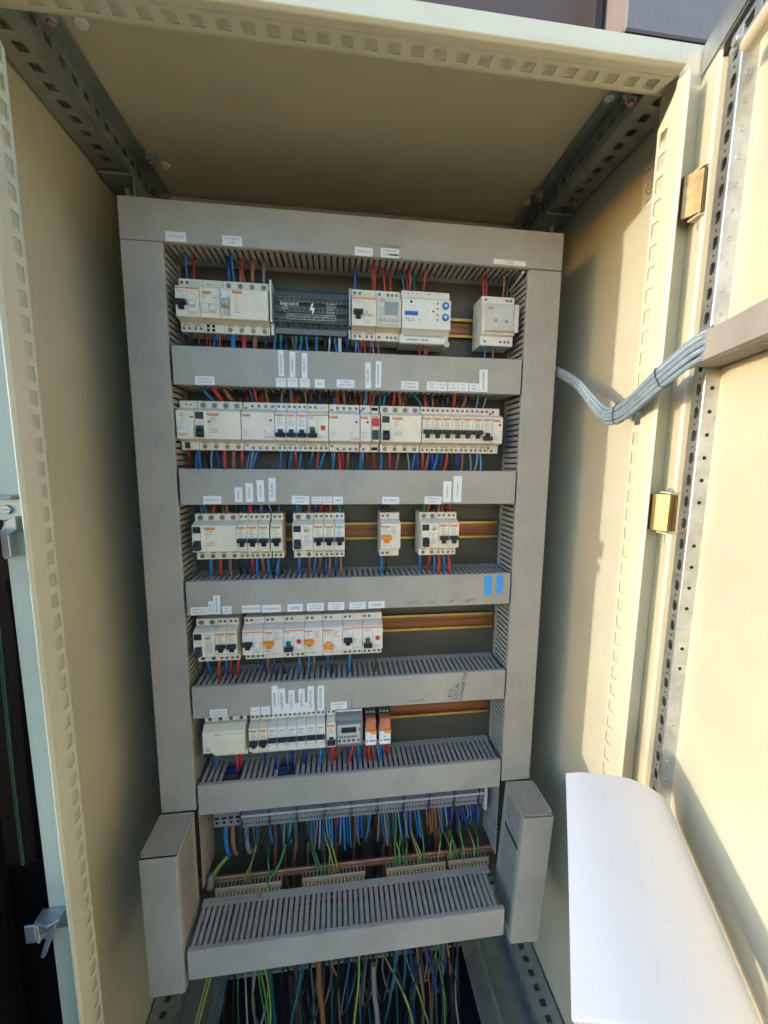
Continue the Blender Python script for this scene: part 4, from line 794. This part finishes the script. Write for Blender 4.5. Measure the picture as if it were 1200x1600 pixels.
# earth busbar
single('earth_busbar', MB().box(-306, 296, 22, 27, -1202, -1188), 'copper', (0, 24, -1195), 'flat copper earth bar across the foot of the board', 'busbar', bevel=.6)
EG = [(-268, -144), (-105, 19), (61, 184), (189, 276)]
for gi, (a, b) in enumerate(EG):
    t = thing('earth_terminal_strip', ((a+b)/2, 12, -1205), 'pale brass earth terminal strip, %s from the left on the copper bar' % ORD[gi], 'terminal', 'earth terminal strips')
    part('strip', MB().box(a, b, 6, 21.5, -1207, -1194), 'dullbrass', t, .8)
    n = int((b-a)/7.2)
    hb = MB()
    for i in range(n):
        x = a+4+i*7.2
        part('clamp_screw', MB().cyl((x, 6, -1204), 1, 2.6, -5, .2, 10), 'dullbrass', t, .5)
        hb.box(x-1.7, x+1.7, 9, 17, -1193.9, -1193.2)
    part('wire_holes', hb, 'hole', t)
cl = thing('earth_clamp', (-279, 12, -1196), 'round brass lug clamping the thick earth wire at the left of the copper bar', 'clamp')
part('lug', MB().cyl((-279, 21, -1197), 1, 7, -9, 0, 14), 'dullbrass', cl, .8); part('barrel', MB().tube([(-279, 14, -1192), (-277, 16, -1172)], 4.5, 10), 'galv', cl, smooth=True)
# wires dropping from the terminals
def tw(P, r, c, lab, grp): wire(P, r, c, lab, grp, name='earth_wire' if 'earth' in lab or 'lug' in lab else 'drop_wire')
TG = '%s wires hanging under the terminal strip'
big = [('blue', -252), ('brown', -239), ('black', -226), ('grey', -213)]
for c, x in big:
    tw([(x, 45, -1080), (x, 36, -1100), (x+1, 33, -1130), (x+4, 40, -1158), (x+10, 58, -1165)], 4.0, c, 'thick %s cable under the large terminal blocks' % CN[c], 'thick cables under the large terminals')
tw([(-248, 30, -1152), (-262, 26, -1165), (-275, 18, -1180), (-278, 15, -1190)], 4.2, 'gy', 'thick green and yellow wire running to the brass lug', 'thick earth wire')
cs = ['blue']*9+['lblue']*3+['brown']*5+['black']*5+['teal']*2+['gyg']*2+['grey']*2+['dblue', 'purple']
for i in range(NT):
    if random.random() < (.62 if i < 18 else .92):
        x = -219+(i+.5)*TW; f_ = i/NT
        c = random.choice(cs) if i < 62 else random.choice(['blue', 'blue', 'blue', 'dblue', 'purple', 'brown', 'lblue', 'gyg', 'black', 'orangew'])
        dz = random.uniform(-42, -16)-22*math.sin(f_*3.1); y = 38+random.uniform(-9, 7); dx = random.gauss(0, 4)+(6 if f_ > .55 else 0)
        tw([(x, 48, -1088), (x, y-2, -1097), (x+dx*.4, y-5, -1097+dz*.5), (x+dx, y, -1105+dz), (x+dx*1.4+random.uniform(-3, 3), y+18, -1128+dz), (x+dx*1.5, 68, -1132+dz)], random.choice([1.5, 1.7, 1.9, 2.1]), c, '%s wire hanging under the long terminal strip' % CN[c], TG % CN[c])
for i in range(20):
    x = -170+i*21+random.uniform(-8, 8); c = random.choice(['brown', 'orangew', 'black', 'brown'])
    tw([(x, 66, -1110), (x+random.uniform(-6, 6), 62, -1160), (x+random.uniform(-10, 10), 66, -1230), (x, 62, -1310)], random.uniform(2.6, 4.2), c, '%s cable in the dark behind the hanging wires' % CN[c], '%s cables behind the hanging wires' % CN[c])
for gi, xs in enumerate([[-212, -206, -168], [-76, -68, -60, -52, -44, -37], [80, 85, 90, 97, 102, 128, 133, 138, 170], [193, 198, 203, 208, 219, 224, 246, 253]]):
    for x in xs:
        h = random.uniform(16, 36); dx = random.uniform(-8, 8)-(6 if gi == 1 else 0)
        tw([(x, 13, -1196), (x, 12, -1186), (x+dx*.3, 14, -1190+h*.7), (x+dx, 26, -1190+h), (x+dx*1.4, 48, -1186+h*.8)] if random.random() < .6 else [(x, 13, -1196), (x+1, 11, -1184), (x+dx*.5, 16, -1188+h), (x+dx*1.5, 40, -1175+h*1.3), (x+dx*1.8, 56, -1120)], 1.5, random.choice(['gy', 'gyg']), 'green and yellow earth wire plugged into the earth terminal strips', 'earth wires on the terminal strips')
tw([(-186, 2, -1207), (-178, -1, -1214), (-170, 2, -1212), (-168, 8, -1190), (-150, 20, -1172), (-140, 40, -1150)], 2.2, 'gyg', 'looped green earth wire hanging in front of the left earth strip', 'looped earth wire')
# cables falling to the cabinet floor
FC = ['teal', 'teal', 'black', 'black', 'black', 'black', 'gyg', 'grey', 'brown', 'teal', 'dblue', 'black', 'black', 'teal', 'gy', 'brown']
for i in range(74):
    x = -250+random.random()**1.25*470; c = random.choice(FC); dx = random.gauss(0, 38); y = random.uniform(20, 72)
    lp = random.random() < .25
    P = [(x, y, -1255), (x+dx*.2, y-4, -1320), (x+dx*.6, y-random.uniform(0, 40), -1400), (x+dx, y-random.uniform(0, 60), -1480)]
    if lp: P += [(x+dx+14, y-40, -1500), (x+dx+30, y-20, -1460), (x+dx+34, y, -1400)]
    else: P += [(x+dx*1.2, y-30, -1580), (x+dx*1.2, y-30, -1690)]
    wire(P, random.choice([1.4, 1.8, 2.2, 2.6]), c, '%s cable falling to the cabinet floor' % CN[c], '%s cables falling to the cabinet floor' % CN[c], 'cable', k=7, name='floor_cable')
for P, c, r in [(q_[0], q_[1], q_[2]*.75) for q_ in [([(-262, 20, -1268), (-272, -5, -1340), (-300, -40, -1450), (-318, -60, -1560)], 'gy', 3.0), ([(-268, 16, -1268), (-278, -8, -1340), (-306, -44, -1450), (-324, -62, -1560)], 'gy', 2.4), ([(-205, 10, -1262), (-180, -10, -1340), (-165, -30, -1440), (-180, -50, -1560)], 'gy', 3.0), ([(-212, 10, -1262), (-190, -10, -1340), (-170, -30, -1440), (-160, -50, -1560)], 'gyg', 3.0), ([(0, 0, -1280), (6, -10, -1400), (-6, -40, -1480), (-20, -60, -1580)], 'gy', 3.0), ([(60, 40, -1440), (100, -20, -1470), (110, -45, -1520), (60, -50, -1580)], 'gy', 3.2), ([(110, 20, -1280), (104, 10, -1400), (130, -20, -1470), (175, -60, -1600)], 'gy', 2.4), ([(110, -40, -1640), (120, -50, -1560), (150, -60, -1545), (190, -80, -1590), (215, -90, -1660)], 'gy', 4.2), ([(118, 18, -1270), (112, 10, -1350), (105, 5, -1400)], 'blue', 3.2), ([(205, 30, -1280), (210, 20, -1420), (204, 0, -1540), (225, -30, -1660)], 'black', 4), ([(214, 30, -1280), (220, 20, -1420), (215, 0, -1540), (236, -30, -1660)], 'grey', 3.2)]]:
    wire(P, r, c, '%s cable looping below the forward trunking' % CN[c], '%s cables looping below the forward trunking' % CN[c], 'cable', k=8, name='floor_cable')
for x, z, c in ((-75, -1430, 'orangew'), (35, -1460, 'grey'), (-130, -1450, 'black')):
    wire([(x, -5, z+60), (x+2, -12, z), (x+8, -20, z-60), (x+10, -30, z-200)], 5, c, '%s sheathed cable in the dark cable entry' % CN[c], 'sheathed cables in the cable entry', 'cable', name='floor_cable')

# ------------------------------------------------------------------ the open door, its hinges, strut, trunking and cables
DX = Vector((-.33386, -.94262, 0)); NX = Vector((-.94262, .33387, 0)); P0 = Vector((369.8, -279.6, 0))
DB = tuple(P0+Vector((0, 0, -660)))
door = link('cabinet_door', None); tag(door, 'cream cabinet door swung open on the right', 'door')
dm = Matrix((DX, NX, Vector((0, 0, 1)))).transposed().to_4x4()
# the door hangs a hair out of true
door.matrix_world = Matrix.Translation(W(*P0)) @ Matrix.Rotation(math.radians(.45), 4, 'X') @ Matrix.Rotation(math.radians(-.40), 4, 'Y') @ dm
BASE[door.name] = (0, 0, 0); door.empty_display_size = .05
# local axes: x = away from hinge along the door, y = towards the cabinet inside, z = up (0 at the top edge of the board)
ZD0, ZD1 = -1560, 84
part('panel', MB().box(-78, 690, -12, -7, ZD0, ZD1), 'cream', door, .6)
part('hinge_rim', MB().prism([(-78, -7), (-78, 5), (-75, 8), (-43, 8), (-40.5, 5), (-40.5, -1), (-42, -1), (-42, 5), (-44, 6.5), (-74, 6.5), (-76.5, 4), (-76.5, -7)], 2, ZD0, 56), 'cream', door, .8, seg=2)
part('top_rim', MB().prism([(-7, 84), (6, 84), (8, 81), (8, 60), (6.5, 60), (6.5, 80), (5, 82), (-7, 82)], 0, -72, 690), 'cream', door, .6)
part('top_angle', MB().box(-72, 690, 8.6, 10.2, 56, 86).box(-72, 690, -5, 8.4, 54.2, 56), 'galv', door, .4)
part('top_seal', MB().box(-70, 690, 2, 5, 46, 54), 'hole', door, .4)
# galvanised stiffener: punched front face, dimpled side face
def strut(x0, x1, z0, z1):
    s = link('stiffener', None, door)
    subpart('side_sheet', MB().box(-1.5, 0, -6.9, 6.6, z0, z1), 'galv', s, door, .2)
    subpart('bend', MB().cyl((-1.9, 6.3, 0), 2, 1.95, z0, z1, 12), 'galv', s, door, smooth=True)
    f = MB(); f.box(-20, -14.2, 6.9, 8.3, z0, z1); f.box(-4.4, -1.9, 6.9, 8.3, z0, z1)
    z = z1; k = -176.6+25*8
    while z > z0:
        kk = k
        # oval slot 9 x 12 then small hole
        f.box(-14.2, -4.4, 6.9, 8.3, kk-6, kk-1) if False else None
        break
    n0 = int((k-z0)//25); zz = k
    prev = z1
    while zz-6 > z0:
        if zz+6 < prev: f.box(-14.2, -4.4, 6.9, 8.3, zz+6, prev)
        f.add([(-14.2, 8.3, zz+6), (-11.6, 8.3, zz+6), (-14.2, 8.3, zz+2.5)], [(0, 1, 2)]); f.add([(-4.4, 8.3, zz+6), (-7, 8.3, zz+6), (-4.4, 8.3, zz+2.5)], [(0, 2, 1)])
        f.add([(-14.2, 8.3, zz-6), (-11.6, 8.3, zz-6), (-14.2, 8.3, zz-2.5)], [(0, 2, 1)]); f.add([(-4.4, 8.3, zz-6), (-7, 8.3, zz-6), (-4.4, 8.3, zz-2.5)], [(0, 1, 2)])
        prev = zz-6; zz -= 25
    f.box(-14.2, -4.4, 6.9, 8.3, z0, prev)
    subpart('punched_face', f, 'galv', s, door)
    subpart('back_sheet', MB().box(-21.5, -20, -6.9, 8.3, z0, z1), 'galv', s, door)
    hm = mesh(MB().ring((0, 0, 0), 0, 2.1, 2.9, -.1, .35, 16, 0).cyl((0, 0, 0), 0, 2.1, -.05, .12, 14, 1), 'dimple', ['galv', 'hole']); sm = mesh(MB().cyl((0, 0, 0), 1, 1.3, -.1, .12, 10), 'small_hole', 'hole')
    hb_ = mesh(MB().ring((0, 0, 0), 0, 1.6, 2.9, -.1, .5, 16, 0).cyl((0, 0, 0), 0, 1.6, -.05, .1, 14, 1), 'dimple', ['galv', 'zinc'])
    zz = -176.6+25*8+0
    i = 0
    while zz > z0+5:
        o = link('dimple', hm if -640 < zz < -230 and random.random() < .85 else hb_, s); o.location = Vector((.05, 0, zz))/1000
        o2 = link('small_hole', sm, s); o2.location = Vector((-9.3, 8.35, zz-12.5))/1000
        zz -= 25
strut(0, 0, ZD0+20, 36)
# short horizontal stiffener near the door top
h = MB(); h.box(-17, 400, 7, 8.5, 44-18, 44-14).box(-17, 400, 7, 8.5, 40, 44); x = -10
while x < 390: h.box(x, x+10, 7, 8.5, 30, 40); x += 25
part('top_stiffener', h, 'galv', door, .2); part('stiffener_web', MB().box(-17, 400, -6.9, 6.9, 24.4, 26), 'galv', door, .2); part('corner_screw', MB().cyl((-9, 8.5, 34), 1, 5, -.5, 3, 12), 'zinc', door, .6)
part('hanging_bar', MB().tube([(22, 14, 4), (400, 14, 4)], 7, 14), 'cream', door, smooth=True)
# door hinges (brass coloured wrap with cream lugs and a zinc screw)
def hinge(zt, lab):
    zb = zt-46
    t = thing('hinge', (375, -228, zb), lab, 'hinge')
    poly = []
    for i in range(13):
        a = math.radians(200+i*13); poly.append((381+11*math.cos(a), -227+11*math.sin(a)))
    inner = [(381+9.2*math.cos(math.radians(200+i*13)), -227+9.2*math.sin(math.radians(200+i*13))) for i in range(13)][::-1]
    part('wrap', MB().prism(poly+inner, 2, zb, zt), 'brass', t, .4, True)
    part('leaf', MB().prism([(364, -207), (364, -221), (367, -224), (371, -231), (374, -237), (376, -236), (372, -227), (368.5, -221), (366, -219), (366, -207)], 2, zb, zt), 'brass', t, .4)
    part('tongue', MB().box(378, 392, -236.5, -230, zb, zt), 'brass', t, 1.0)
    part('lug', MB().box(372, 396, -238, -222, zt+1, zt+3.4), 'cream', t, .7); part('lug', MB().box(372, 396, -238, -222, zb-3.4, zb-1), 'cream', t, .7)
    part('screw_head', MB().cyl((382, -230, zt+3.4), 2, 6, 0, 4, 16, 0, 4), 'zinc', t, .6); part('screw_end', MB().cyl((382, -230, zb-15), 2, 3, 0, 12, 12), 'zinc', t, .5)
hinge(-57, 'yellow passivated hinge between door and frame, the upper one'); hinge(-421, 'yellow passivated hinge between door and frame, the lower one')
# trunking on the door
dt = link('door_trunking', None); tag(dt, 'small grey slotted trunking fixed across the open door', 'trunking'); dt.matrix_world = door.matrix_world.copy(); BASE[dt.name] = (0, 0, 0); dt.empty_display_size = .02
part('cover', MB().box(1.5, 420, 31.5, 33.2, -282, -254).box(1.5, 420, 24, 31.5, -255.7, -254.02).box(1.5, 420, 24, 31.5, -281.98, -280.3), 'duct', dt, .8)
part('base', MB().box(3, 420, -6.8, -5.2, -281, -255), 'duct', dt); part('top_wall', MB().box(3, 420, -5, 24, -257, -255.8), 'duct', dt)
fm = mesh(MB().box(-2.2, 2.2, 0, 30, -.7, .7), 'finger', 'duct', bevel=.3)
for i in range(50):
    o = link('finger', fm, dt); o.location = Vector((6+i*7, -5, -279.2))/1000
# braided cable bundle from the board to the door trunking
cb = thing('cable_bundle', (355, -150, -300), 'bundle of pale blue braided cables looping from the board to the door trunking', 'cable bundle')
path = [(330, 44, -208), (356, 30, -212), (369, -34, -250), (364, -100, -298), (354, -142, -318), (342, -190, -316), (334, -226, -304), (330, -262, -287), (331, -292, -272), (333, -310, -266)]
offs = [(-6, -2, -12), (-7, -1, -5), (-7, -2, 2), (-6, 0, 9), (-3, -2, 15), (0, 1, -9), (0, 0, -2), (0, 1, 5), (1, 0, 12), (5, 1, -6), (5, 0, 2), (5, 1, 9)]
def along(off, ph):
    P = []
    for j, p in enumerate(path):
        s_ = .30+.62*min(1, max(0, (j-.5)/5.0)); tw_ = .16*math.sin(j*.9+ph)
        a_, b_, c_ = off; P.append((p[0]+(a_*math.cos(tw_)-c_*.35*math.sin(tw_))*s_, p[1]+b_*s_, p[2]+(c_*math.cos(tw_)+a_*.6*math.sin(tw_))*s_))
    return P
stitch = MB()
for i, o_ in enumerate(offs):
    pts = spline(along(o_, i*1.7), 8)
    part('cable', MB().tube(pts, 2.75+.45*((i*7) % 3)/2, 9), 'sleeve', cb, smooth=True)
    if i in (1, 3, 4):                        # white tracer stitches on the braid
        for q in range(14, len(pts)-4):
            a_ = pts[q]+Vector((-2.3, -1.9, .6)); b_ = pts[q+1]+Vector((-2.3, -1.9, .6))
            for f_ in (.0, .5): stitch.tube([a_.lerp(b_, f_), a_.lerp(b_, f_+.26)], .55, 5)
part('tracer_stitching', stitch, 'label', cb)
ALLP = [spline(along(o_, i*1.7), 8) for i, o_ in enumerate(offs)]
for jj in (37, 55):                               # thin dark ties drawn tight round the bundle
    C_ = [P_[jj] for P_ in ALLP]; c0 = sum(C_, Vector())/len(C_); q = (ALLP[6][jj+1]-ALLP[6][jj-1]).normalized(); u = q.cross(Vector((0, 0, 1))).normalized(); v = q.cross(u)
    ring = []
    for k in range(31):
        t = 2*math.pi*k/30; d_ = u*math.cos(t)+v*math.sin(t); e_ = u*-math.sin(t)+v*math.cos(t)
        i_ = max(range(len(C_)), key=lambda n_: (C_[n_]-c0).dot(d_)); w_ = C_[i_]-c0
        ring.append(c0+u*w_.dot(u)+v*w_.dot(v)+d_*3.7+q*(3*math.sin(t)))
    part('tie', MB().tube(ring, .55, 6), 'black', cb, smooth=True)
# printed type label on the right inner wall
sx = thing('type_sticker', (435.8, -84, 30), 'white maker sticker with black print high on the right inner wall', 'sticker')
part('sheet', MB().box(435.3, 435.9, -103, -66, 3, 61), 'label', sx)
def side_text(mb, s, y, z, size):
    vs, fs = text_mb(s, size); mb.add([(435.15, y-a, z+e) for a, b, e in vs], fs)
tb = MB(); side_text(tb, 'EATON', -84, 53, 10); side_text(tb, 'Type XVTL', -78, 44, 3.6); side_text(tb, 'IP 55  IEC 62208', -80, 39, 3.2); side_text(tb, 'www', -76, 10, 4); tb.ring((435.2, -82, 26), 0, 8, 9, -.05, .05, 24); side_text(tb, 'UL', -82, 26, 8); side_text(tb, 'LISTED', -97, 26, 3.2)
part('lettering', tb, 'ink', sx)

# ------------------------------------------------------------------ loose sheets of paper
A = [(220.8, -300.0, -728.2), (236.0, -300.4, -728.2), (255.3, -300.9, -730.6), (279.0, -301.3, -735.4), (299.1, -301.7, -741.6), (321.6, -302.1, -752.5), (337.1, -302.6, -763.6), (350, -303.5, -777)]
B = [(126, -462, -763.6), (148, -466, -763.2), (172, -470, -766), (200, -475, -772), (225, -479, -781), (252, -483, -796), (268, -486, -810), (283, -489, -829)]
def sheet(dz, grow):
    N = 10; M_ = len(A); vs = []
    for t_ in (0, 1):
        for i in range(N+1):
            t = i/N
            for k in range(M_):
                a, b = Vector(A[k]), Vector(B[k]); p = a*(1-t)+b*t
                p.z += dz-(.28 if t_ else 0)+math.sin(t*math.pi)*1.2*(1 if k < 5 else .4); p.y += grow*(t-.5)*2
                vs.append(tuple(p))
    F = []; o = (N+1)*M_
    for i in range(N):
        for k in range(M_-1):
            q = (i*M_+k, i*M_+k+1, (i+1)*M_+k+1, (i+1)*M_+k); F.append(q); F.append(tuple(o+x for x in q[::-1]))
    for i in range(N):
        F.append((i*M_, (i+1)*M_, o+(i+1)*M_, o+i*M_)); F.append((i*M_+M_-1, o+i*M_+M_-1, o+(i+1)*M_+M_-1, (i+1)*M_+M_-1))
    for k in range(M_-1):
        F.append((k, o+k, o+k+1, k+1)); F.append((N*M_+k, N*M_+k+1, o+N*M_+k+1, o+N*M_+k))
    return MB().add(vs, F)
pp = thing('paper_sheaf', (230, -390, -780), 'curled white sheaf of paper leaning on the door at the lower right', 'paper')
for i in range(3): part('sheet', sheet(-i*.7, -i*.5), 'paper', pp, smooth=True)
def under_leaf():
    N = 8; prof = [(0, 0, -.4), (7, 0, -16), (20, 0, -36), (44, 0, -52), (80, 0, -60)]; vs = []
    for i in range(N+1):
        t = i/N; L0 = Vector(A[0]).lerp(Vector(B[0]), t); R0 = Vector(A[7]).lerp(Vector(B[7]), t)
        for p in prof: vs.append(tuple(L0+Vector(p)*(1-.15*t)))
        vs.append(tuple(R0+Vector((-22, 0, -34))))
    M_ = len(prof)+1; F = [(i*M_+k, i*M_+k+1, (i+1)*M_+k+1, (i+1)*M_+k) for i in range(N) for k in range(M_-1)]
    return MB().add(vs, F)
part('shadow_leaf', under_leaf(), 'paper', pp, smooth=True)  # hidden leaf added to stop sun passing under the paper onto the door
pm = MB()
def on_sheet(u, v):                               # u across 0..1, v from far to near
    k = min(6, int(u*7)); f = u*7-k; a = Vector(A[k]).lerp(Vector(A[k+1]), f); b = Vector(B[k]).lerp(Vector(B[k+1]), f); p = a.lerp(b, v); p.z += math.sin(v*math.pi)*1.2*(1 if k < 5 else .4)+.35; return p
for q in range(26):
    u, v = random.uniform(.12, .8), random.uniform(.12, .95); L_ = random.uniform(.01, .03)
    if random.random() < .5: L2 = [(u, v), (u+L_*1.2, v)]
    else: L2 = [(u, v), (u, v+L_)]
    (u0, v0), (u1, v1) = L2; w_ = .0016
    pts_ = [on_sheet(u0, v0), on_sheet(u1+w_, v0), on_sheet(u1+w_, v1+w_), on_sheet(u0, v1+w_)]; pm.add([tuple(p) for p in pts_], [(0, 1, 2, 3)])
part('show_through_print', pm, 'faint_print', pp)

# ------------------------------------------------------------------ labels of look-alikes: tell them apart by their place from the left
_T = ['', 'first', 'second', 'third', 'fourth', 'fifth', 'sixth', 'seventh', 'eighth', 'ninth', 'tenth', 'eleventh', 'twelfth', 'thirteenth', 'fourteenth', 'fifteenth', 'sixteenth', 'seventeenth', 'eighteenth', 'nineteenth']
_D = {2: 'twent', 3: 'thirt', 4: 'fort', 5: 'fift', 6: 'sixt', 7: 'sevent', 8: 'eight', 9: 'ninet'}
def ordinal(n):
    if n < 20: return _T[n]
    return _D[n//10]+('ieth' if n % 10 == 0 else 'y-'+_T[n % 10])
same = {}
for o in bpy.data.objects:
    if o.parent is None and 'label' in o: same.setdefault(o['label'], []).append(o)
for lab, L in same.items():
    if len(L) > 1:
        for i, o in enumerate(sorted(L, key=lambda q: q.location.x)): o['label'] = '%s, %s from the left' % (lab, ordinal(i+1))
